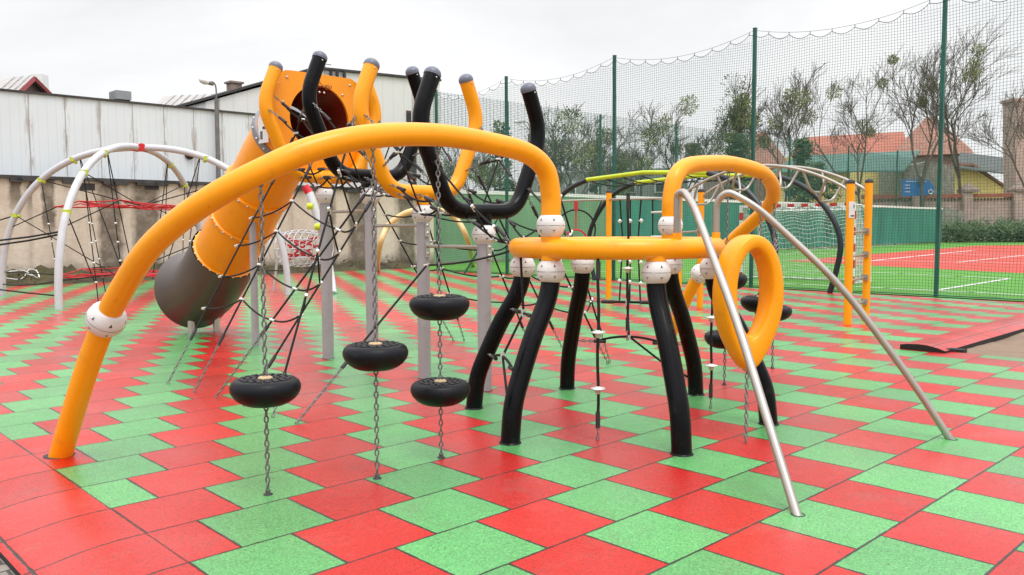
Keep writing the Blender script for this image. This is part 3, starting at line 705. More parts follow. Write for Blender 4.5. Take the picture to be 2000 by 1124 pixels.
for x0,x1,y0,y1 in ((1597,1619,352,376),(1533,1556,352,392)):
    f=MB(); prism_px(f,[(x0,y1),(x0,y0),(x1,y0),(x1,y1)],83.9,.3); wo=f.build('window',M['white'],h3)
    g=MB(); prism_px(g,[(x0+4,y1-4),(x0+4,y0+3),(x1-4,y0+3),(x1-4,y1-4)],83.85,.1); g.build('pane',M['glass'],wo)
h4=thing('yellow_gable_house','yellow gable wall of a house between the pillars of the far wall','house',D(1900,380,90)-V((0,0,4)))
b=MB(); prism_px(b,[(1862,450),(1862,333),(1900,335),(1978,386),(1990,450)],90,8); b.build('wall',M['yellowwall'],h4)
b=MB(); prism_px(b,[(1856,331),(1902,332),(1986,388),(1986,384),(1903,327),(1856,327)],89.7,8.5); b.build('roof',M['roofbrown'],h4)
h5=thing('green_roofed_shed','shed with dark roof and pale stone front behind the blue board','house',D(1790,370,86)-V((0,0,4)))
b=MB(); prism_px(b,[(1768,450),(1768,335),(1815,322),(1866,333),(1866,450)],86,6); b.build('wall',M['stonewall'],h5)
b=MB(); a=[D(1862,336,89),D(1985,352,89),D(1985,322,94),D(1880,308,94)]; b.prism(a,(0,.05,.15)); b.build('roof',M['darkroof'],h5)
h6=thing('grey_building','long grey-green building with white windows beyond the far end screen','building',D(1190,370,64)-V((0,0,4)))
b=MB(); prism_px(b,[(1040,450),(1040,352),(1060,340),(1330,330),(1345,350),(1345,450)],64,8); b.build('wall',M['greybuild'],h6)
for x0 in (1105,1150,1222,1280):
    f=MB(); prism_px(f,[(x0,380),(x0,358),(x0+22,357),(x0+22,380)],63.8,.3); wo=f.build('window',M['white'],h6)
    g=MB(); prism_px(g,[(x0+3,377),(x0+3,361),(x0+19,360),(x0+19,377)],63.75,.1); g.build('pane',M['glass'],wo)
h7=thing('brown_roofed_house','house with steep brown roof and square chimney above the small yellow hoop','house',D(1460,340,88)-V((0,0,6)))
b=MB(); prism_px(b,[(1405,450),(1405,330),(1520,330),(1520,450)],88,7); b.build('wall',M['brick'],h7)
b=MB(); b.add([D(1405,338,87.5),D(1528,332,87.5),D(1498,262,92),D(1486,262,92),D(1540,320,97),D(1400,320,97)],[(0,1,2,3),(1,4,2),(4,5,3,2),(5,0,3),(5,4,1,0)]); b.build('roof',M['roofbrown'],h7)
b=MB(); prism_px(b,[(1346,345),(1346,288),(1370,288),(1370,345)],86,1.4); prism_px(b,[(1344,288),(1344,283),(1372,283),(1372,288)],85.9,1.6); b.build('chimney',M['brick'],h7)
b=MB(); prism_px(b,[(1985,450),(1985,206),(2014,206),(2014,450)],82,2); prism_px(b,[(1982,206),(1982,200),(2017,200),(2017,206)],81.9,2.2)
single(b,'brick_chimney',M['pinkwall'],'tall pinkish brick chimney stack at the right edge','chimney',D(2000,447,83)-V((0,0,1.471)))
fw=thing('pillared_wall','pinkish wall with capped pillars and red coping behind the pitch','wall',D(1880,440,79)-V((0,0,1.7)))
b=MB(); prism_px(b,[(1690,470),(1690,402),(2080,400),(2080,470)],79.5,.5); fwb=b
b=MB(); prism_px(b,[(1690,395),(1690,387),(2080,386),(2080,393)],79.3,.8); b.build('coping',M['roofred'],fw)
b=fwb
for i in range(60):
    x=1692+i*6.5; prism_px(b,[(x,402),(x,395),(x+1.6,395),(x+4.6,402)],79.55,.3)
b.build('wall',M['pinkwall'],fw)
for px in (1795,1893,1992):
    b=MB(); prism_px(b,[(px-9,470),(px-9,384),(px+9,384),(px+9,470)],79,1.2); b.build('pillar',M['pinkwall'],fw)
    b=MB(); c=D(px,372,79.6); w_=.72; z0=D(px,384,79.6).z; z1=D(px,364,79.6).z
    q=[V((c.x+sx*w_,c.y+sy*w_,z0)) for sx,sy in ((-1,-1),(1,-1),(1,1),(-1,1))]; q2=[V((c.x+sx*w_,c.y+sy*w_,z0+.25)) for sx,sy in ((-1,-1),(1,-1),(1,1),(-1,1))]; t_=V((c.x,c.y,z1))
    b.add(q+q2+[t_],[(3,2,1,0),(0,1,5,4),(1,2,6,5),(2,3,7,6),(3,0,4,7),(4,5,8),(5,6,8),(6,7,8),(7,4,8)]); b.build('pillar_cap',M['brick'],fw)
b=MB(); prism_px(b,[(1800,476),(1802,424),(1835,410),(1885,420),(1880,472)],78,1.2); single(b,'stone_block_wall',M['stonewall'],'rough grey stone block wall beside the end of the green screen','wall',D(1840,470,78))
bd=thing('backboard','blue board on a green post in front of the pillared wall','board',D(1795,450,77)-V((0,0,1.4)))
b=MB(); prism_px(b,[(1764,391),(1764,358),(1816,358),(1826,374),(1826,388)],77,.15)
q=D(1819,382.5,76.9); b.tube([q+V((.19*math.cos(a),0,.19*math.sin(a))) for a in [2*PI*k/16 for k in range(16)]],.06,6,closed=True,mi=1)
for i in range(8): 
    x=1772+i*5.2; prism_px(b,[(x,362.5),(x,360.5),(x+3.2,360.5),(x+3.2,362.5)],76.97,.05,1)
for yy in (368,374,381): prism_px(b,[(1769,yy+1.5),(1769,yy),(1779,yy),(1779,yy+1.5)],76.97,.05,1)
b.build('panel',[M['blueboard'],M['white']],bd)
b=MB(); b.tube([D(1800,470,77.4),D(1800,352,77.4)],.1,8); b.build('post',M['greenpole'],bd)

# ------------------------------------------------------------------ fence of the pitch
EV=-45.6
sf=thing('screen_fence','tall fence with teal windscreen along the far end of the pitch','fence',T(40,EV),rotz=YAW)
for ua,ub,mm in ((36.3,46,'screenpale'),(46.05,60,'screenpale'),(60.05,95,'screen'),(95.05,150,'screen')):
    b=MB(); lbox(b,ua,ub,EV,EV-.06,.12,2.9); b.build('windscreen',M[mm],sf)
b=MB(); lbox(b,36.3,150,EV+.05,EV-.1,2.905,3.06); b.build('top_rail',M['white'],sf)
for px,ty in ((993,198),(1173,225),(1320,243),(1541,268),(1655,290),(1750,300)):
    p=RV(px,447,EV-.5); z=min(7.5,RV(px,ty,EV-.5).z); b=MB(); b.tube([(p.x,p.y,0),(p.x,p.y,z)],.06,8); b.build('post',M['greenpole'],sf)
b=MB()
for i in range(60):
    z=3.1+i*.065; b.tube([T(36.4,EV-.45,z),T(75,EV-.45,z),T(150,EV-.45,z)],.008,3,cap=False)
for i in range(230):
    u=36.4+i*.35+.0012*i*i; b.tube([T(u,EV-.45,3.05),T(u,EV-.45,7.0)],.008,3,cap=False)
b.build('netting',M['net'],sf)
FU=33.0
nf=thing('ball_net_fence','tall green ball net on green poles between playground and pitch','fence',T(FU,-14.3),rotz=YAW)
PV=[3.05,-5.66,-14.3,-23.0,-31.8,-38.9]; PH=6.25
for v in PV:
    b=MB(); p=T(FU+.08,v); b.box(p+V((0,0,PH/2)),.075,.075,PH,ax=AU); b.build('pole',M['greenpole'],nf)
    b=MB(); b.box(p+V((0,0,PH+.012)),.085,.085,.02,ax=AU); b.build('pole_cap',M['ink'],nf)
def topz(v):
    for a,c in zip(PV,PV[1:]):
        if c<=v<=a:
            q=(a-v)/(a-c); return PH-.04-.30*4*q*(1-q)
    return PH-.05
b=MB(); cell=.062; vlo,vhi=PV[-1],4.5; ncol=int((vhi-vlo)*.5/cell)
def scal(v): 
    q=((v*.5)/.52)%1.; return .10*4*q*(1-q)
for i in range(ncol+1):
    v=vlo+i*cell*2; zt_=topz(v)-.05-scal(v); ph=rd.uniform(0,6)
    pts=[T(FU+.04*math.sin(ph*.0+v*.9+z_*1.3),v+.05*math.sin(z_*2.1+v*.35),z_) for z_ in [.05+(zt_-.05)*k/9 for k in range(10)]]
    b.tube(pts,.0034,3,cap=False)
rows=int(6.0/cell)
for j in range(rows):
    z0=.06+j*cell; run=[]
    for i in range(0,ncol+1,3):
        v=vlo+i*cell*2; z=z0+.03*math.sin(v*.8+z0*.7); lim=topz(v)-.05-scal(v)
        if z<lim: run.append(T(FU+.04*math.sin(v*.9+z*1.3),v+.05*math.sin(z*2.1+v*.35),z))
        else:
            if len(run)>1: b.tube(run,.0034,3,cap=False)
            run=[]
    if len(run)>1: b.tube(run,.0034,3,cap=False)
b.build('net',M['net'],nf)
b=MB(); b2=MB()
b.tube([T(FU,vlo+(vhi-vlo)*k/160,topz(vlo+(vhi-vlo)*k/160)) for k in range(161)],.004,4)
n_=int((vhi-vlo)*.5/.065)
b.tube([T(FU,vlo+i*.13,topz(vlo+i*.13)-.05-scal(vlo+i*.13)) for i in range(n_)],.0065,4)
i=0; v=math.ceil(vlo*.5/.52)*1.04
while v<vhi:
    b.tube([T(FU,v,topz(v)),T(FU,v,topz(v)-.06)],.008,4); v+=1.04
b.build('top_cable',M['ink'],nf)
b=MB(); b.tube([T(FU-.02,vhi,.03),T(FU-.02,vlo,.03)],.012,5); b.build('bottom_cable',M['greenpole'],nf)
b=MB(); b.tube([T(FU,-31.8,2.2),T(FU-1.5,-34.2,.0)],.03,8); b.build('brace',M['greenpole'],nf)

# handball goal
gl=thing('handball_goal','white handball goal with red banded posts and white net behind the ball net','goal',V((7.5,22.3,0)))
gr=V((8.66,21.17,0)); gd=AV*-1; glp=gr+gd*3.2; bk=AU*1.0
def banded(name,a,c,nb,first):
    b=MB()
    for i in range(nb):
        p,q=a.lerp(c,i/nb),a.lerp(c,(i+1)/nb); b.box((p+q)/2,(q-p).length,.08,.08,ax=(c-a),ay=AU,mi=(i+first)%2)
    b.build(name,[M['goalred'],M['white']],gl)
banded('post',gr,gr+V((0,0,2.08)),10,0); banded('post',glp,glp+V((0,0,2.08)),10,0); banded('crossbar',gr+gd*.041+V((0,0,2.04)),glp-gd*.041+V((0,0,2.04)),16,0)
b=MB()
for p in (gr,glp):
    b.tube(crom([p+V((0,0,2.02)),p+bk*.5+V((0,0,1.98)),p+bk*.95+V((0,0,1.5)),p+bk*1.1],6),.02,8); b.tube([p+V((0,0,.03)),p+bk*1.1+V((0,0,.03))],.02,8)
b.tube([gr+bk*1.1+V((0,0,.03)),glp+bk*1.1+V((0,0,.03))],.02,8); b.tube([gr+bk*.6+V((0,0,1.92)),glp+bk*.6+V((0,0,1.92))],.02,8); b.build('back_frame',M['white'],gl)
b=MB(); prof_=crom([V((.0,0,1.98)),V((.5,0,1.93)),V((.9,0,1.3)),V((1.05,0,.05))],8)
for i in range(31):
    p=gr+gd*(3.2*i/30); b.tube([p+AU*q.x+V((0,0,q.z+.02*math.sin(i*1.7+q.x*5))) for q in prof_],.009,3,cap=False)
for q in [prof_[k] for k in range(len(prof_))]:
    b.tube([gr+gd*(3.2*i/30)+AU*(q.x+.02*math.sin(i*1.3))+V((0,0,q.z-.03*math.sin(i*.9))) for i in range(31)],.009,3,cap=False)
for p in (gr,glp):
    for i in range(1,16):
        x=1.05*i/16; zz=2.0*(1-(i/16)**2.6); b.tube([p+AU*x,p+AU*x+V((0,0,zz))],.009,3,cap=False)
    for j in range(1,16):
        z=1.9*j/16; x=1.05*(1-z/2.0)**(1/2.6) if z<2 else 0; b.tube([p+V((0,0,z)),p+AU*x+V((0,0,z))],.009,3,cap=False)
b.build('net',M['goalnet'],gl)

# ================================================================== MAIN CLIMBING FRAME
C0=V((.80,6.45,0)); RT=.74; RF=1.155; ZR=1.322; TD=.07
cf=thing('ring_climber','orange ring climbing frame on black bent legs with two long arches','climbing frame',C0)
def pol(a,r,z): a=R(a); return C0+V((math.cos(a)*r,math.sin(a)*r,z))
b=MB(); b.tube([pol(360*k/96,.755,ZR) for k in range(96)],.072,24,closed=True)
LEG=[-135,-75,-15,45,105,165]
for a in LEG: b.tube([pol(a,RT,1.24),pol(a,RT,ZR+.0)],.0705,24)
for a in (-135,45): b.tube([pol(a,RT,ZR),pol(a,RT,1.41)],.0705,24)
b.build('ring_beam',M['yellow'],cf)
for i,a in enumerate(LEG):
    ct=[(.745,1.12),(.75,1.05),(.80,.92),(.925,.71),(1.05,.445),(1.125,.245),(1.155,.0),(1.158,-.05)]
    b=MB(); b.tube(crom([pol(a,r_,z_) for r_,z_ in ct],7),.0675,22)
    # rubber cuff where the leg enters the tiles
    b.lathe(pol(a,1.155,.0),(0,0,1),[(.0675,.012),(.072,.011),(.0735,.0022),(.077,.0021),(.078,-.004)],22)
    b.build('leg',M['black'],cf)
    connector(cf,pol(a,RT,1.163),rot=R(a)+.25)
connector(cf,pol(-135,RT,1.487),rot=R(-135)+.2); connector(cf,pol(45,RT,1.487),rot=R(45)+.2)
A1=[(.277,5.927,1.55),(.277,5.925,1.70),(.235,5.885,1.88),(.10,5.77,1.985),(-.14,5.55,2.03),(-.46,5.24,2.05),(-.80,4.88,2.005),(-1.10,4.67,1.915),(-1.36,4.565,1.785),(-1.60,4.56,1.66),(-1.85,4.64,1.515),(-2.08,4.76,1.35),(-2.30,4.92,1.13),(-2.47,5.05,.93),(-2.64,5.16,.65),(-2.80,5.26,.33),(-2.97,5.37,-.03)]
def mirror(p): dx,dy=p[0]-C0.x,p[1]-C0.y; return (C0.x-dy,C0.y-dx,p[2])
ARCH=[A1,[mirror(p) for p in A1]]
for A in ARCH:
    b=MB(); b.tube(crom(A,8),.071,26); b.lathe((A[-1][0],A[-1][1],0),(0,0,1),[(.06,.0022),(.094,.0022),(.095,-.002)],28,1); b.build('arch_tube',[M['yellow'],M['ink']],cf)
    p,q=V(A[12]),V(A[14]); connector(cf,V(A[13]),q-p,r=.112,rot=.6)
# stainless fire poles
P1=fillet([pol(-63,.755,ZR+.03),pol(-63,.755,1.70),(1.175,5.72,1.715),(1.205,5.55,1.62),(1.33,4.92,.93),(1.46,4.18,-.02)],[.08,.05,.1,.3],8)
P2=fillet([pol(-14,.755,ZR+.03),pol(-14,.755,1.66),(1.60,6.22,1.74),(1.80,6.15,1.62),(2.34,5.945,1.07),(2.78,5.78,.42),(3.04,5.68,-.02)],[.12,.1,.12,.3,.3],8)
for P_,a in ((P1,-63),(P2,-14)):
    b=MB(); b.tube(P_,.0255,16); b.build('sliding_pole',M['steel'],cf)
    b=MB(); b.tube([pol(a,.755,ZR),pol(a,.755,ZR+.11)],.031,16); b.build('pole_socket',M['yellow'],cf)
    b=MB(); b.lathe((P_[-1].x,P_[-1].y,0),(0,0,1),[(.03,.003),(.036,.002),(.04,-.003)],14); b.build('pole_collar',M['ink'],cf)

class Net:
    """ropes tied into one thing: every rope, chain end, ferrule and clamp is a part"""
    def __init__(s,name,label,cat,loc,group=None): s.t=thing(name,label,cat,loc,group)
    def part(s,name,m): b=MB(); s.q.append((name,b,m)); return b
    q=None
    def line(s,a,b_,ca=.22,cb=.22,sg=.03,r=.0095):
        a,b_=V(a),V(b_); d=(b_-a).normalized(); p=a+d*ca; q=b_-d*cb
        for u_,w_,on,sn_ in ((a,p,ca,1),(b_,q,cb,-1)):
            if on:
                b=MB(); chain(b,u_,w_,L_=.042,W=.028,w_=.0048); b.build('chain',M['chain'],s.t)
                b=MB(); ferrule(b,w_-d*.02*sn_,w_+d*.09*sn_); b.build('ferrule',M['ink'],s.t)
        pts=sag(p,q,sg,8); b=MB(); b.tube(pts,r,8); b.build('rope',M['rope'],s.t); return [a]+pts+[b_]
    def cord(s,pts,r=.008): b=MB(); b.tube(pts,r,8); b.build('rope',M['rope'],s.t)
    def clamp(s,p,d,l=.06,r=.0135): b=MB(); clampm(b,p,d,l,r); b.build('clamp',M['clamp'],s.t)
    def tie(s,pts,r=.0085,cl=True,sg=.03):
        P_=[]
        for a,b_ in zip(pts,pts[1:]): P_+=sag(a,b_,sg,6)[:-1]
        s.cord(P_+[V(pts[-1])],r)
        if cl:
            for i,p in enumerate(pts): s.clamp(p,V(pts[min(i+1,len(pts)-1)])-V(pts[max(i-1,0)]),.065)
    def done(s): pass
# stepping pods on chains
POD=[(0,.068),(.05,.066),(.12,.064),(.145,.067),(.165,.062),(.182,.048),(.191,.024),(.190,.004),(.180,-.020),(.160,-.045),(.130,-.066),(.104,-.077),(.0,-.08)]
def pods(label,foot,top,zs):
    t=thing('stepping_pod_chain',label,'climbing pod',foot,'rubber pods on chains under the orange arches')
    foot=V(foot); top=V(top)
    at=lambda z: foot.lerp(top,z/top.z)
    cuts=[.0]+[x for z in zs for x in (z-.078,z+.072)]+[top.z]
    for i in range(0,len(cuts),2): b=MB(); chain(b,at(cuts[i]),at(cuts[i+1]),W=.030,w_=.0052); b.build('chain',M['chain'],t)
    b=MB(); b.lathe(foot,(0,0,1),[(.026,-.01),(.026,.003),(.014,.006),(.010,.02),(0,.022)],14); b.build('ground_anchor',M['ink'],t)
    b=MB(); b.tube([at(top.z-.02),top+V((0,0,.05))],.014,8); b.build('shackle',M['bolt'],t)
    for z in zs:
        b=MB(); c=at(z); b.lathe(c,(0,0,1),POD,36); 
        # raised tread blocks in rings on the step
        for ring,(r0,r1,nb) in enumerate(((.052,.075,9),(.085,.108,13),(.118,.140,18))):
            for k in range(nb):
                a0=2*PI*(k+.14*ring)/nb; a1=a0+2*PI/nb*.62
                q=[]
                for zz in (.062,.0715):
                    for rr in (r0,r1):
                        for a in (a0,(a0+a1)/2,a1): q.append(c+V((rr*math.cos(a),rr*math.sin(a),zz)))
                b.add(q,[(6,9,10,7),(7,10,11,8),(0,6,7,1),(1,7,8,2),(3,4,10,9),(4,5,11,10),(0,3,9,6),(2,8,11,5)],1)
        pod=b.build('pod',[M['rubber'],M['tread']],t)
        b=MB(); b.lathe(c,(0,0,1),[(.04,.066),(.04,.073),(.03,.078),(.012,.079),(0,.079)],18); b.build('hub',M['hub'],pod)
spec=[('single black pod hanging lowest at the left end of the long front arch',(-1.36,4.54),(-1.36,4.55,A1[8][2]),[.585]),
('single black pod in the middle under the long front arch',(-.80,4.83),(-.80,4.86,A1[6][2]),[.73]),
('upper and lower black pods on one chain nearest the ring, front arch',(-.46,5.27),(-.46,5.26,A1[5][2]),[.43,.975])]
for lb,ft,tp,zs in spec: pods(lb,(*ft,0),(tp[0],tp[1],tp[2]-.05),zs)
spec2=['single low black pod half hidden at the right of the orange egg loop','black pod seen through the hole of the orange egg loop','two black pods on a chain left of the orange egg loop']
for lb,(_,ft,tp,zs) in zip(spec2,spec):
    f=mirror((*ft,0)); q=mirror((tp[0],tp[1],tp[2]-.05)); pods(lb,f,q,zs)

# knotted climbing ropes under the ring
def knot_rope(label,foot,ztop,stops):
    t=thing('climbing_rope',label,'rope',foot,'climbing ropes hung from the ring'); f=V(foot)
    b=MB(); b.tube([f+V((.004*math.sin(k),0,.16+(ztop-.16)*k/12)) for k in range(13)],.0105,10); b.build('rope',M['rope'],t)
    b=MB(); chain(b,f,f+V((0,0,.11)),L_=.04,W=.024); b.build('chain',M['chain'],t)
    for za,zb in ((.09,.20),(ztop-.14,ztop-.02)): b=MB(); ferrule(b,f+V((0,0,za)),f+V((0,0,zb))); b.build('ferrule',M['ink'],t)
    for z in stops:
        b=MB(); b.lathe(f+V((0,0,z)),(0,0,1),[(.0105,-.035),(.02,-.03),(.022,-.006),(.052,0),(.052,.008),(.02,.012),(.0105,.02)],18); b.build('stop_disc',M['clamp'],t)
knot_rope('black rope with two pale stop discs hung from the front of the ring',(.59,5.69,0),1.26,[.36,.75])
knot_rope('black rope with two stop discs at the right side beside the egg loop',(1.61,6.69,0),1.26,[.35,.74])
knot_rope('short black rope hung at the back of the ring above the leg net',(.99,7.12,.5),1.26,[.62])

def legp(a,z):
    ct=[(1.155,0),(1.125,.245),(1.05,.445),(.925,.71),(.80,.92),(.75,1.05)]
    for (r0,z0),(r1,z1) in zip(ct,ct[1:]):
        if z0<=z<=z1: return pol(a,r0+(r1-r0)*(z-z0)/(z1-z0),z)
    return pol(a,.75,z)
def leg_net(label,a0,a1):
    n_=Net('leg_net',label,'rope net',pol((a0+a1)/2,.9,0),'rope nets between the black legs'); m=[]
    for z in (.83,.46):
        p,q=legp(a0,z),legp(a1,z); d=(q-p).normalized(); l=n_.line(p+d*.066,q-d*.066,.16,.16,-.05 if z<.6 else .0,.0105); m.append(l[5])
    n_.cord([pol((a0+a1)/2,.76,1.26),m[0],m[1]],.0095); n_.cord([m[1],m[1].lerp(legp(a1,.1),.5)-V((0,0,.02)),legp(a1,.12)],.0095)
    for q in m: n_.clamp(q,(0,0,1),.06,.017)
leg_net('small black rope net between the two back legs of the ring',105,45)
leg_net('small black rope net between the two left legs of the ring',165,225)

# orange egg-shaped loop
el=thing('egg_loop','thick orange egg-shaped loop hung on chains beside the ring','climbing loop',(1.60,5.66,0))
c=D(1461,592,5.72); th=R(25); ax=V((math.cos(th),math.sin(th),0)); ny=V((-math.sin(th),math.cos(th),0)); vs=[];fs=[]; K,Q=56,16
e=lambda x: math.copysign(abs(x)**.5,x)
for i in range(K):
    a=2*PI*i/K; s_,c_=math.sin(a),math.cos(a); lo=max(0,-s_)
    out=ax*(.256*c_*(1+.10*s_)*(1-.30*lo*lo))+V((0,0,.468*s_-.012))
    inn=ax*(.150*c_*(1+.05*s_)*(1-.25*lo*lo))+V((0,0,.300*s_+.055))
    for j in range(Q):
        q=2*PI*j/Q; vs.append(c+(out+inn)*.5+(out-inn)*.5*e(math.cos(q))+ny*(.088*e(math.sin(q))*(1-.2*lo)))
for i in range(K):
    for j in range(Q): fs.append((i*Q+j,((i+1)%K)*Q+j,((i+1)%K)*Q+(j+1)%Q,i*Q+(j+1)%Q))
b=MB(); b.add(vs,fs,0,True); b.build('loop',M['yellow'],el)
b=MB(); bot=c+V((0,0,-.475)); chain(b,bot,(1.59,5.60,0),W=.03,w_=.005); b.build('chain',M['chain'],el); b=MB(); tl=c+ax*-.19+V((0,0,.27)); chain(b,tl,pol(-22,.76,1.26)); b.build('chain',M['chain'],el); b=MB(); tr=c+ax*.235+V((0,0,.25)); chain(b,tr,V((1.93,6.09,1.39))); b.build('chain',M['chain'],el)
for p in (bot,tl,tr): b=MB(); b.tube([p+ny*-.03,p+ny*.03],.018,8); b.build('eye_bolt',M['hub'],el)

# ================================================================== HOOP TUNNEL
PA=V((-.25,7.51,0)); DT=AV*-1; SP=.89
HP=[PA+DT*(SP*i) for i in range(4)]; HZ=[0,.2,.4,.43]
ht=thing('hoop_tunnel','row of four black and orange hoops on grey posts joined by rungs','climbing frame',HP[1])
HPROF=[(-.57,2.76),(-.735,2.36),(-.40,1.62),(.40,1.62),(.735,2.36),(.57,2.76)]
def hpt(i,s,z): return HP[i]+AU*s+V((0,0,z+HZ[i]))
for i in range(4):
    m='black' if i in(0,2) else 'yellow'
    b=MB(); path=fillet([hpt(i,s,z) for s,z in HPROF],[.2,.2,.2,.2],9); b.tube(path,.0715,26)
    b.tube([HP[i]+V((0,0,1.50+HZ[i])),HP[i]+V((0,0,1.62+HZ[i]))],.0705,22)
    ho=b.build('hoop',M[m],ht); 
    for p,q in ((path[0],path[1]),(path[-1],path[-2])):
        b=MB(); dome(b,p,p-q,.0735); d=(p-q).normalized()
        b.build('end_cap',M['cap'],ho)
        for sg in (1,-1): b=MB(); b.lathe(p-d*.035+DT*(-.071*sg),DT*-sg,[(.008,0),(.008,.004),(0,.006)],10); b.build('screw',M['bolt'],ho)
    zt_=1.34+HZ[i]; b=MB(); b.tube([HP[i]+V((0,0,-.02)),HP[i]+V((0,0,zt_))],.063,24); b.lathe(HP[i],(0,0,1),[(.055,.0022),(.073,.0022),(.074,-.002)],24,1); b.build('post',[M['greypost'],M['ink']],ht)
    connector(ht,HP[i]+V((0,0,1.415+HZ[i])),r=.104,rot=1.1)
for i in range(3):
    b=MB(); bk_=MB()
    for z in ((1.30,) if i==0 else (1.50,) if i==1 else (1.66,)):
        p,q=HP[i]+DT*.06+V((0,0,z)),HP[i+1]-DT*.06+V((0,0,z)); b.tube([p,q],.0165,12)
    b.build('rung',M['steel'],ht)
    for j,zz in ((i,z),(i+1,z)):
        bk_=MB()
        for dz in (0,-.075): bk_.lathe(HP[j]+AU*.0+(DT*(-.062 if j==i else -.062))+V((0,0,zz+dz+.0)),DT*-1,[(.022,0),(.02,.014),(.01,.022),(0,.024)],12)
        bk_.box(HP[j]+DT*-.070+V((0,0,zz-.037)),.05,.016,.14,ax=AU); bk_.tube([HP[j]-DT*.07+V((0,0,zz)),HP[j]+DT*(.085 if j==i else -.085)+V((0,0,zz))],.022,12)
        bk_.build('rung_bracket',M['bolt'],ht)
# ropes strung through the hoops
lp=lambda L_,f: V(L_[0]).lerp(V(L_[-1]),f)-V((0,0,.03*4*f*(1-f)))
gap_lab=['rope webbing between the front black hoop and the front orange hoop','rope webbing between the front orange hoop and the rear black hoop','rope webbing between the rear black hoop and the slide hoop']
for i in range(3):
    nnet=Net('hoop_net',gap_lab[i],'rope net',HP[i].lerp(HP[i+1],.5),'rope webbing inside the hoop row')
    ds=DT*.072
    fl=[nnet.line(hpt(i,s,1.60)+ds,hpt(i+1,s,1.60)-ds,.15,.15,.10) for s in (-.36,-.12,.12,.36)]
    nnet.tie([lp(l,.5)-V((0,0,.06)) for l in fl],sg=.02)
    for sg in (-1,1):
        a=nnet.line(hpt(i,sg*.70,2.30)+ds,hpt(i+1,sg*.50,1.85)-ds,.2,.2,.03); c_=nnet.line(hpt(i,sg*.50,1.85)+ds,hpt(i+1,sg*.70,2.30)-ds,.2,.2,.03)
        nnet.clamp(lp(a,.5),DT)
        nnet.line(hpt(i,sg*.43,1.68)+ds,hpt(i+1,sg*.43,1.68)-ds,.14,.14,.05)
        x=lp(a,.5); nnet.cord([x,lp(fl[0 if sg<0 else 3],.5)-V((0,0,.05))])
    nnet.done()
# garland of rope in front of the slide mouth
gn=Net('entry_ropes','Y-shaped chain and rope garland across the slide mouth','rope net',HP[3])
y1=hpt(3,-.66,2.5); y2=hpt(3,.60,2.45); m1=hpt(3,-.33,2.22)-DT*.1; m2=hpt(3,.28,2.22)-DT*.1
gn.line(y1,m1,.2,.0,.02); gn.line(m1,hpt(2,-.60,2.15),.0,.16,.01); gn.line(m1,hpt(2,-.45,1.75),.0,.16,.0); gn.line(y2,m2,.2,.0,.02); gn.line(m2,hpt(2,.60,2.1),0,.18,.0); gn.line(m2,hpt(2,.1,1.6),0,.16,0)
for p in (m1,m2): gn.clamp(p,AU,.06,.018)
gn.done()
# side nets from the hoops down to the ground
def anchor(t_,side): return PA+DT*t_+AU*(1.93*side)
sn=Net('scramble_net','black rope scramble net sloping to the ground at the front left of the hoops','rope net',anchor(1.6,-1),'scramble nets beside the hoops')
tops=[hpt(3,-.5,1.78),hpt(2,-.6,1.86),hpt(1,-.52,1.75),hpt(1,-.48,1.68),hpt(1,-.74,2.33)]
feet=[G(325,745),G(377,762),G(418,773),G(474,790),G(530,812)]
chl=[.50,.50,.68,.40,.28]
Ls=[sn.line(f,t_,cl,.22,.0) for f,t_,cl in zip(feet,tops,chl)]
pl_=lambda k,f: V(feet[k]).lerp(tops[k],f)
for f0 in (.33,.47,.61,.74):
    q=[pl_(k,f0+.012*k+(.02 if k%2 else -.015)) for k in range(5)]
    d=(q[0]-q[1])*.10; sn.tie([q[0]+d]+q[1:],sg=.035)
sn.done()
lr=Net('guy_rope','long single black rope chained to the ground in front of the hoops','rope',G(575,825))
cl_=D(834,517,7.45); lr.line(G(575,825),cl_,.62,.0,-.0); lr.tie([cl_-AU*.0,pol(168,.79,ZR-.02)],sg=.03); lr.done()
sn=Net('scramble_net','black rope scramble net sloping to the ground behind the hoops','rope net',anchor(1.6,1),'scramble nets beside the hoops')
tops=[hpt(0,.74,2.36),hpt(0,.5,1.85),hpt(1,.6,2.0),hpt(1,.5,1.8),hpt(2,.5,1.8),hpt(3,.5,1.7)]
feet=[G(1190,710),anchor(.15,1),anchor(.75,1),anchor(1.3,1),G(906,665),anchor(2.75,1)]
for f,t_ in zip(feet,tops): sn.line(f,t_,.42,.24,.0)
for f0 in (.30,.45,.60,.75):
    q=[V(feet[k]).lerp(tops[k],f0+.02*(k%2)) for k in range(6)]; sn.tie(q,sg=.04)
sn.done()
br_=Net('rope_bridge','ropes and chains linking the front black hoop to the orange ring','rope net',(.0,7.1,0))
q=[]
q.append(br_.line(hpt(0,-.62,2.1),pol(172,.80,ZR+.02),.0,.12,.05)); q.append(br_.line(hpt(0,-.22,1.56),pol(158,.80,ZR-.01),.16,.12,.03)); q.append(br_.line(hpt(0,.28,1.56),pol(140,.80,ZR+.0),.16,.12,.03)); q.append(br_.line(hpt(0,.62,2.0),pol(112,.80,ZR+.03),.26,.12,.02))
br_.line(hpt(0,.55,1.85),pol(-135,RT-.1,1.52)+V((0,.05,0)),.18,.05,.0)
br_.tie([lp(l,.55)-V((0,0,.02)) for l in q],sg=.03); br_.tie([lp(l,.8) for l in q],sg=.03)
br_.done()

# ================================================================== TUBE SLIDE
ts=thing('tube_slide','orange bolted tube slide with dark grey exit behind the hoops','slide',HP[3]+DT*1.8)
S0=HP[3]
def sl(t_,z): return S0+DT*t_+V((0,0,z))
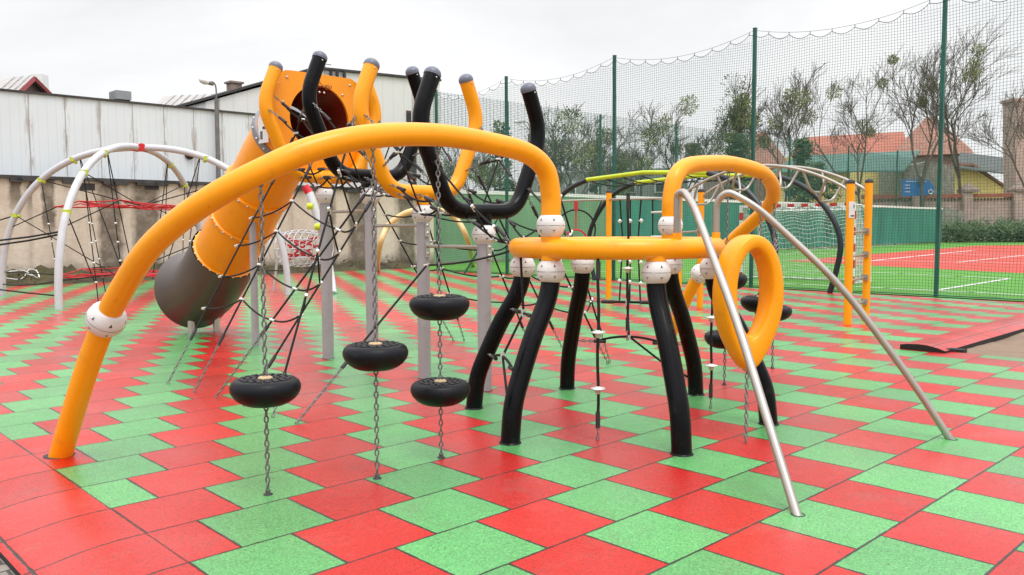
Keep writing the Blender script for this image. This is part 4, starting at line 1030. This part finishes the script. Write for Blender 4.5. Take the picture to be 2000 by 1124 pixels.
# entry panel with round mouth
def raypoly(poly,c_,a):
    dx,dy=math.cos(a),math.sin(a); best=None
    for (x0,y0),(x1,y1) in zip(poly,poly[1:]+poly[:1]):
        ex,ey=x1-x0,y1-y0; den=dx*ey-dy*ex
        if abs(den)<1e-9: continue
        t_=((x0-c_[0])*ey-(y0-c_[1])*ex)/den; u_=((x0-c_[0])*dy-(y0-c_[1])*dx)/den
        if t_>0 and -1e-6<=u_<=1+1e-6 and (best is None or t_<best): best=t_
    return (c_[0]+dx*best,c_[1]+dy*best)
poly=[(-.60,3.02),(-.50,3.02),(-.47,3.17),(-.40,3.20),(.42,3.20),(.56,3.12),(.70,2.80),(.70,2.70),(.42,2.10),(-.42,2.10),(-.68,2.70),(-.68,2.80)]
hc=(.0,2.70); hr=.375; K=72; b=MB(); vs=[]
for t_ in (.075,.105):
    for k in range(K):
        a=2*PI*k/K; x,z=raypoly(poly,hc,a); vs.append(sl(t_,z)+AU*x)
    for k in range(K):
        a=2*PI*k/K; vs.append(sl(t_,hc[1]+hr*math.sin(a))+AU*(hr*math.cos(a)))
fs=[]
for k in range(K):
    k2=(k+1)%K; fs+=[(k,k2,K+k2,K+k),(2*K+k2,2*K+k,3*K+k,3*K+k2),(k2,k,2*K+k,2*K+k2),(K+k,K+k2,3*K+k2,3*K+k)]
b.add(vs,fs)
for x,z in ((-.56,2.95),(-.4,3.12),(0,3.13),(.4,3.12),(.55,2.95),(-.58,2.65),(.58,2.65),(-.5,2.4),(.5,2.4),(-.28,2.2),(.28,2.2),(-.45,2.85),(.45,2.85),(.3,3.0),(0,3.0),(.06,3.0)):
    b.lathe(sl(.075,z)+AU*x,DT*-1,[(.014,0),(.012,.008),(0,.011)],10,1)
pn=b.build('entry_panel',[M['slide'],M['bolt']],ts)
cu=bpy.data.curves.new('lettering','FONT'); cu.body='Dugio'; cu.size=.075; cu.extrude=.001; co_=bpy.data.objects.new('t',cu); COL.objects.link(co_)
dg=bpy.context.evaluated_depsgraph_get(); me=bpy.data.meshes.new_from_object(co_.evaluated_get(dg)); bpy.data.objects.remove(co_)
me.name='lettering'; me.materials.append(M['redink']); o=bpy.data.objects.new('lettering',me); COL.objects.link(o); o.parent=pn
o.matrix_local=ROOTM[ts.name].inverted()@(Matrix.Translation(sl(.0735,3.055)+AU*-.02)@Matrix((AU,V((0,0,1)),DT*-1)).transposed().to_4x4())
# side wings that close the platform
for sg in (1,):
    b=MB(); q=[(.08,3.0),(.62,2.95),(.74,2.6),(.6,2.2),(.08,2.12)]
    b.prism([sl(t_,z)+AU*(sg*(.60+.0*t_)) for t_,z in q],AU*(sg*.03)); b.build('side_panel',M['slide'],ts)
def section(name,pts,rad,m,flare=None,inner='slideshade'):
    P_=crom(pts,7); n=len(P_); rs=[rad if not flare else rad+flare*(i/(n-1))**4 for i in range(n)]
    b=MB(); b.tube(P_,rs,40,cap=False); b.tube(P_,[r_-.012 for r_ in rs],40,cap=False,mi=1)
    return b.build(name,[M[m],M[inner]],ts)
RS=.40
SP_=[sl(.10,2.70),sl(.45,2.66),sl(.80,2.58)]
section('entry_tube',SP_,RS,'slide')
ax_=[sl(.80,2.58),sl(1.15,2.33),sl(1.55,2.0),sl(2.0,1.62),sl(2.60,1.12)]
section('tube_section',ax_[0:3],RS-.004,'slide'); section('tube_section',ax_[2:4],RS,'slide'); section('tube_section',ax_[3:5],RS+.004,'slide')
section('exit_section',[sl(2.55,1.17),sl(2.90,.88),sl(3.22,.69),sl(3.62,.60)],RS+.055,'greyexit',.11,'greyexit')
def flange(p,q,rad,m,w_=.035,nb=22):
    d=(V(q)-V(p)).normalized(); b=MB(); b.lathe(p,d,[(rad-.01,-w_),(rad+.03,-w_),(rad+.034,-w_*.8),(rad+.034,w_*.8),(rad+.03,w_),(rad-.01,w_)],44); x=d.orthogonal().normalized(); y=d.cross(x)
    for k in range(nb):
        a=2*PI*k/nb; rr=x*math.cos(a)+y*math.sin(a); b.lathe(V(p)+rr*(rad+.033),rr,[(.016,0),(.014,.010),(0,.014)],8,1)
    b.build('flange',[M[m],M['bolt']],ts)
flange(sl(.80,2.58),sl(1.0,2.46),RS,'flange',.05,18); flange(ax_[2],ax_[3],RS,'slide',.022); flange(ax_[3],ax_[4],RS,'slide',.022); flange(sl(2.545,1.165),sl(2.9,.88),RS,'slide',.02,26)
b=MB(); d=(sl(1.0,2.46)-sl(.80,2.58)).normalized(); nrm=(AU*-1+V((0,0,.25))-DT*.35).normalized()
p=sl(.62,2.60)+AU*-.405; e1=DT; e2=V((0,0,1)); b.box(p-AU*.004,.22,.012,.30,ax=DT,ay=AU)
for k,(dx,dz,wx,wz_) in enumerate(((-.05,.08,.05,.03),(-.03,.02,.07,.03),(.02,-.06,.02,.09),(.05,-.06,.02,.09))): b.box(p-AU*.0115+DT*dx+V((0,0,dz)),wx,.003,wz_,ax=DT,ay=AU,mi=1)
b.build('sticker',[M['sticker'],M['ink']],ts)
p=sl(1.52,0)+AU*-.12; b=MB(); b.tube([p+V((0,0,-.02)),p+V((0,0,1.62))],.045,16); b.build('support_leg',M['greypost'],ts)
for s_ in (-.17,.2):
    p=sl(3.35,0)+AU*s_; b=MB(); b.tube([p,p+V((0,0,.25))],.05,12); b.build('exit_foot',M['bolt'],ts)

# ================================================================== LEFT ROPE DOME
F1,F2=V((-8.42,15.43,0)),V((-11.6,18.94,0)); F3=F2+AU*4.7; F4=F1+AU*4.7; DC=(F1+F3)/2; DHt=3.30
rdm=thing('rope_dome','silver arched rope climbing dome in front of the stained concrete wall','climbing dome',DC)
def dome_pt(F,a): # a from 0 at F to PI at the opposite foot
    h_=V((F.x-DC.x,F.y-DC.y,0)); ca,sa=math.cos(a),math.sin(a); e=.86
    return DC+h_*math.copysign(abs(ca)**e,ca)+V((0,0,DHt*abs(sa)**e))
for F in (F1,F2):
    b=MB(); b.tube([dome_pt(F,PI*k/48) for k in range(49)],.072,18); b.build('arch',M['arch'],rdm)
b=MB(); top=DC+V((0,0,DHt)); b.tube([top-AU*.16,top+AU*.16],.085,16); b.tube([top-AV*.16,top+AV*.16],.085,16); b.build('joint',M['redjoint'],rdm)
FF=[F1,F2,F3,F4]
def arcp(i,a): return dome_pt(FF[i],a)
for i in range(4):
    for a in (.52,.86,1.15):
        p=arcp(i,a); b=MB(); d=(DC+V((0,0,1.2))-p).normalized(); b.tube([p,p+d*.11],[.05,.035],10); b.tube([p-V((0,0,.045)),p+V((0,0,.045))],.079,12); b.build('rope_clamp',M['lime'],rdm)
def rr(a,c_,s_=.02,rad=.012,m='rope'): b=MB(); b.tube(sag(a,c_,s_,6),rad,6); b.build('rope' if m=='rope' else 'red_sling',M[m],rdm)
for zlev,rad in ((2.02,1.75),(.52,1.75)):
    b=MB()
    ring=[DC+V((math.cos(a)*rad,math.sin(a)*rad,zlev+.07*math.sin(3*a))) for a in [2*PI*k/12+.2 for k in range(12)]]
    ring2=[DC+V((math.cos(a)*rad*.5,math.sin(a)*rad*.5,zlev-.03)) for a in [2*PI*k/12+.2 for k in range(12)]]
    for k in range(12):
        for a,c_,q in ((ring[k],ring[(k+1)%12],.013),(ring2[k],ring2[(k+1)%12],.012),(ring[k],ring2[k],.011),(ring2[k],DC+V((0,0,zlev-.04)),.011),(ring[k],ring2[(k+1)%12],.010)): b.tube(sag(a,c_,.02,5),q,6)
    b.build('red_net',M['redrope'],rdm)
    for i in range(4):
        a_=.42 if zlev>1 else .12; f=arcp(i,a_); k=min(range(12),key=lambda k:(ring[k]-f).length); rr(f,ring[k],.0)
for i in range(4):
    for a,fr in ((.86,.15),(1.2,.35)):
        p=arcp(i,a); q=V((p.x,p.y,.02)).lerp(V((DC.x,DC.y,.02)),fr)
        rr(p,q,0,.011)
        for z in (.4,.8,1.2,1.6):
            b=MB(); b.lathe(p.lerp(q,1-z/p.z),(0,0,1),[(.015,-.02),(.038,0),(.015,.02)],8); b.build('rope_stop',M['clamp'],rdm)
    rr(arcp(i,.52),V((DC.x,DC.y,.5)).lerp(V((F1.x,F1.y,.5)) if i else F2,.35),0); rr(arcp(i,.86),top+V((0,0,-1.3)),0); rr(arcp(i,1.2),DC+(arcp(i,1.2)-DC)*.3+V((0,0,-.6)),0)
# outward guy ropes and red slings on the left of the dome
p=arcp(1,.52); rr(p,p+V((-2.2,-.4,-.25)),.15,.015); p2=arcp(0,.36)
for dz in (0,.16): rr(p2+V((0,0,.1-dz*.3)),p2+V((-4.6,1.6,-.02-dz)),.15,.018)
rr(arcp(0,.05),V((-12.6,16.2,.75)),.05,.014); rr(arcp(1,.05),arcp(0,.12),.05,.013)
for k in range(3):
    a=p2.lerp(p2+V((-4.6,1.6,-.1)),.42+.16*k); b=MB(); b.tube(crom([a+V((0,0,-.1)),a+V((.1,-.1,-.55)),a+V((-.2-.1*k,-.2,-1.0)),a+V((-.9,-.1,-1.35))],6),.025,8); b.build('red_sling',M['redrope'],rdm)
# pale debris and weeds at the foot of the wall
b=MB(); r=random.Random(9); pts=[]; q=0.
for i in range(14):
    q=r.random(); pts.append(T(6+3*abs(math.sin(i*.37)),VE-.7-q*1.2,.12+.3*q+r.random()*.08))
b.tube(crom(pts,3),.012,4)
single(b,'rope_bundle',M['white'],'tangle of pale old rope on the bank below the dome','rope',T(8,VE-1,.1))
b=MB()
for i in range(120):
    p=T(r.uniform(-10,34),VE+.1-r.random()*2.4,.05+r.random()*.3); leafball(b,p,.16,10,.05,r)
tag(b.build('weeds',M['leafdead']),kind='stuff')

# barrel net and leaning silver arch seen behind the slide
bn=thing('barrel_net','small wire barrel climbing net with red rope inside, right of the slide','climbing net',D(590,540,20)-V((0,0,.35)))
c=D(590,482,20); b=MB(); bq=MB(); L2=.55; rr_=.44
for k in range(9):
    x=-L2+2*L2*k/8; q=rr_*(.75+.25*math.sin(PI*k/8)); b.tube([c+V((x,x*.3,0))+V((.1*math.cos(a),q*math.cos(a),q*math.sin(a))) for a in [2*PI*j/20 for j in range(20)]],.014,6,closed=True)
for j in range(12):
    a=2*PI*j/12; b.tube([c+V((-L2+2*L2*k/8,(-L2+2*L2*k/8)*.3+rr_*(.75+.25*math.sin(PI*k/8))*math.cos(a),rr_*(.75+.25*math.sin(PI*k/8))*math.sin(a))) for k in range(9)],.010,5)
for j in range(14):
    a=j*.9; bq.tube([c+V((-.35,.2*math.cos(a),.3*math.sin(a))),c+V((.35,.2*math.cos(a+2),.3*math.sin(a+2)))],.022,6)
b.build('wire_cage',M['arch'],bn); bq.build('red_rope',M['redrope'],bn)
for s_ in (-1,1): b=MB(); b.tube([c+V((s_*L2,0,0)),V((c.x+s_*(L2+.15),c.y,0))],.03,8); b.build('leg',M['arch'],bn)
la=thing('leaning_arch','leaning silver tube with red tip and lime clamps right of the slide','climbing frame',G(650,572))
b=MB(); tp=D(606,374,19.6); b.tube(crom([tp,D(618,410,19.5),D(634,470,19.4),D(645,530,19.3),G(650,572)],8),.095,16); b.build('arch',M['arch'],la)
b=MB(); b.tube([tp,tp+V((-.1,0,.16))],[.1,.09],14); b.build('tip',M['redjoint'],la)
for x,y in ((612,400),(626,440),(649,566)): b=MB(); p=D(x,y,19.3); b.tube([p-V((.1,.05,0)),p+V((.02,-.05,0))],.075,10); b.build('rope_clamp',M['lime'],la)
pa=thing('balance_arch','pale yellow curved tube behind the grey posts','climbing frame',G(737,527))
b=MB(); Yp=26; b.tube(crom([G(737,527),D(742,480,Yp),D(757,443,Yp),D(782,421,Yp),D(810,410,Yp),D(850,408,Yp+.5),D(890,425,Yp+1),D(915,470,Yp+1.3),G(925,520)],8),.09,14); b.build('tube',M['paletube'],pa)

# ================================================================== FAR FRAMES ON THE RIGHT
mb_=thing('monkey_bars','yellow post climbing unit with wavy steel overhead ladder','climbing frame',V((4.4,13.8,0)))
Q1,Q2=V((5.05,12.49,0)),V((5.56,13.05,0)); t_=3.05; Q5,Q4=Q1+DT*t_,Q2+DT*t_; Q3=V((2.01,17.31,0)); Q6=V((.80,18.3,0))
for q,h_ in ((Q1,2.12),(Q2,2.16),(Q5,2.12),(Q4,2.12),(Q3,2.2),(Q6,2.2)):
    b=MB(); b.tube([q+V((0,0,-.02)),q+V((0,0,h_))],.058,18); po=b.build('post',M['yellow'],mb_)
    b=MB(); dome(b,q+V((0,0,h_)),(0,0,1),.06); b.build('post_cap',M['ink'],po)
def rail(a,c_,off):
    P_=[]
    for k in range(25):
        f=k/24; P_.append(a.lerp(c_,f)+V((0,0,1.98+.48*math.sin(PI*f)**.8+off)))
    return P_
r1,r2=rail(Q1,Q5,0),rail(Q2,Q4,.02)
for r_ in (r1,r2): b=MB(); b.tube(r_,.024,12); b.build('side_rail',M['steel'],mb_)
for k in range(3,24,3):
    a,c_=r1[k],r2[k]; b=MB(); s_=DT*(.16 if k%2 else -.10); b.tube(fillet([a,a.lerp(c_,.12)+s_+V((0,0,-.34)),a.lerp(c_,.88)+s_+V((0,0,-.34)),c_],[.16,.16],6),.020,10); b.build('rung',M['steel'],mb_)
for a,c_ in ((Q1,Q2),(Q5,Q4)):
    for z in (.28,.66,1.02,1.38):
        if a is Q5 and z<1.3: continue
        b=MB(); b.tube([a+V((0,0,z)),c_+V((0,0,z+.02))],.018,10); b.box(c_-(c_-a).normalized()*.075+V((0,0,z+.02)),.05,.09,.09,ax=(c_-a)); b.build('ladder_rung',M['steel'],mb_)
for a,c_ in ((Q3,Q5),(Q6,Q3)): b=MB(); b.tube([a+V((0,0,2.05)),c_+V((0,0,1.98 if c_ is Q5 else 2.05))],.022,10); b.build('rail',M['steel'],mb_)
b=MB(); p=Q1-AV*.0+V((0,-.061,1.72)); b.box(p,.085,.006,.24); b.box(p+V((.01,-.0045,-.09)),.05,.002,.02,mi=1); b.box(p+V((.03,-.0045,.05)),.012,.002,.05,mi=1); b.build('sticker',[M['sticker'],M['ink']],mb_)
rb=Net('rope_ladder','rope ladder with pale rungs hung behind the orange ring','rope ladder',Q3.lerp(Q5,.78)); 
for f in (.66,.82): rb.cord([Q3.lerp(Q5,f)+V((0,0,2.0)),Q3.lerp(Q5,f)+V((.02,0,.02))],.014)
for z in (1.75,1.3,.85,.4): b=MB(); b.tube([Q3.lerp(Q5,.65)+V((0,0,z)),Q3.lerp(Q5,.83)+V((0,0,z))],.02,8); b.build('rung',M['clamp'],rb.t)
for f,lb in ((.18,'knotted rope hung nearest the far yellow post'),(.34,'knotted rope hung second from the far yellow post'),(.50,'knotted rope hung beside the rope ladder')):
    q=Q3.lerp(Q5,f); n2=Net('hanging_rope',lb,'rope',q,'knotted ropes hung from the far rail'); n2.cord([q+V((0,0,2.02)),q+V((.06*math.sin(f*9),0,1.2)),q+V((0,0,.0))],.016)
    for z in (.4,.8,1.2,1.6): b=MB(); b.lathe(q+V((0,0,z)),(0,0,1),[(.015,-.04),(.05,0),(.015,.04)],10); b.build('stop_disc',M['clamp'],n2.t)
hr_=thing('hanging_rings','black and red rope hoops hung from the far rail left of the yellow post','swing',Q6.lerp(Q3,.4)); c=D(1126,452,17.7)
b=MB(); b.tube([c+V((.42*math.cos(a),.1*math.cos(a),.02+.42*math.sin(a))) for a in [2*PI*k/28 for k in range(28)]],.018,8,closed=True); b.tube([c+V((.4,.1,.3)),c+V((.55,.1,.62))],.014,6); b.tube([c+V((-.38,-.1,.2)),c+V((-.6,-.1,.05))],.014,6); b.build('black_hoop',M['rope'],hr_)
b=MB(); b.tube([c+V((.24*math.cos(a),.06*math.cos(a),-.22+.24*math.sin(a))) for a in [2*PI*k/28 for k in range(28)]],.018,8,closed=True); b.tube([c+V((0,0,.62)),c+V((0,0,.02))],.014,6); b.tube([c+V((0,0,.42)),c+V((0,0,.62))],.04,8); b.build('red_hoop',M['redrope'],hr_)
af=thing('arch_climber','pair of black arches with lime top bars behind the orange ring','climbing frame',V((4.2,19.8,0)))
RA,RB=V((7.07,18.5,0)),V((5.21,17.5,0))
for q,tt in ((RA,6.85),(RB,6.1)):
    P_=[(0,0),(-.28,.6),(-.34,1.1),(-.18,1.6),(.25,2.15),(.75,2.48),(1.3,2.66)]
    if q is RA: P_=[(x+.12,z) for x,z in P_]; P_[0]=(0,0)
    rp_=[(tt-x,z) for x,z in P_]
    for side,pp in (('r',P_),('l',rp_)):
        b=MB(); b.tube(crom([q+DT*x+V((0,0,z)) for x,z in pp],8),.062,14); b.build('arch_leg',M['blueblack'],af)
    b=MB(); b.tube([q+DT*(P_[-1][0]-.03)+V((0,0,2.665)),q+DT*(tt/2)+V((0,0,2.76)),q+DT*(rp_[-1][0]+.03)+V((0,0,2.665))],.05,14); b.build('top_bar',M['lime'],af)
for k in range(7):
    f=.22+.56*k/6; a=RA.lerp(RA+DT*6.85,f)+V((0,0,2.66)); c_=RB.lerp(RB+DT*6.1,f)+V((0,0,2.66)); br=MB(); br.tube(sag(a,c_,.12,6),.014,6); br.build('rope',M['rope'],af)
S.cycles.max_bounces=8
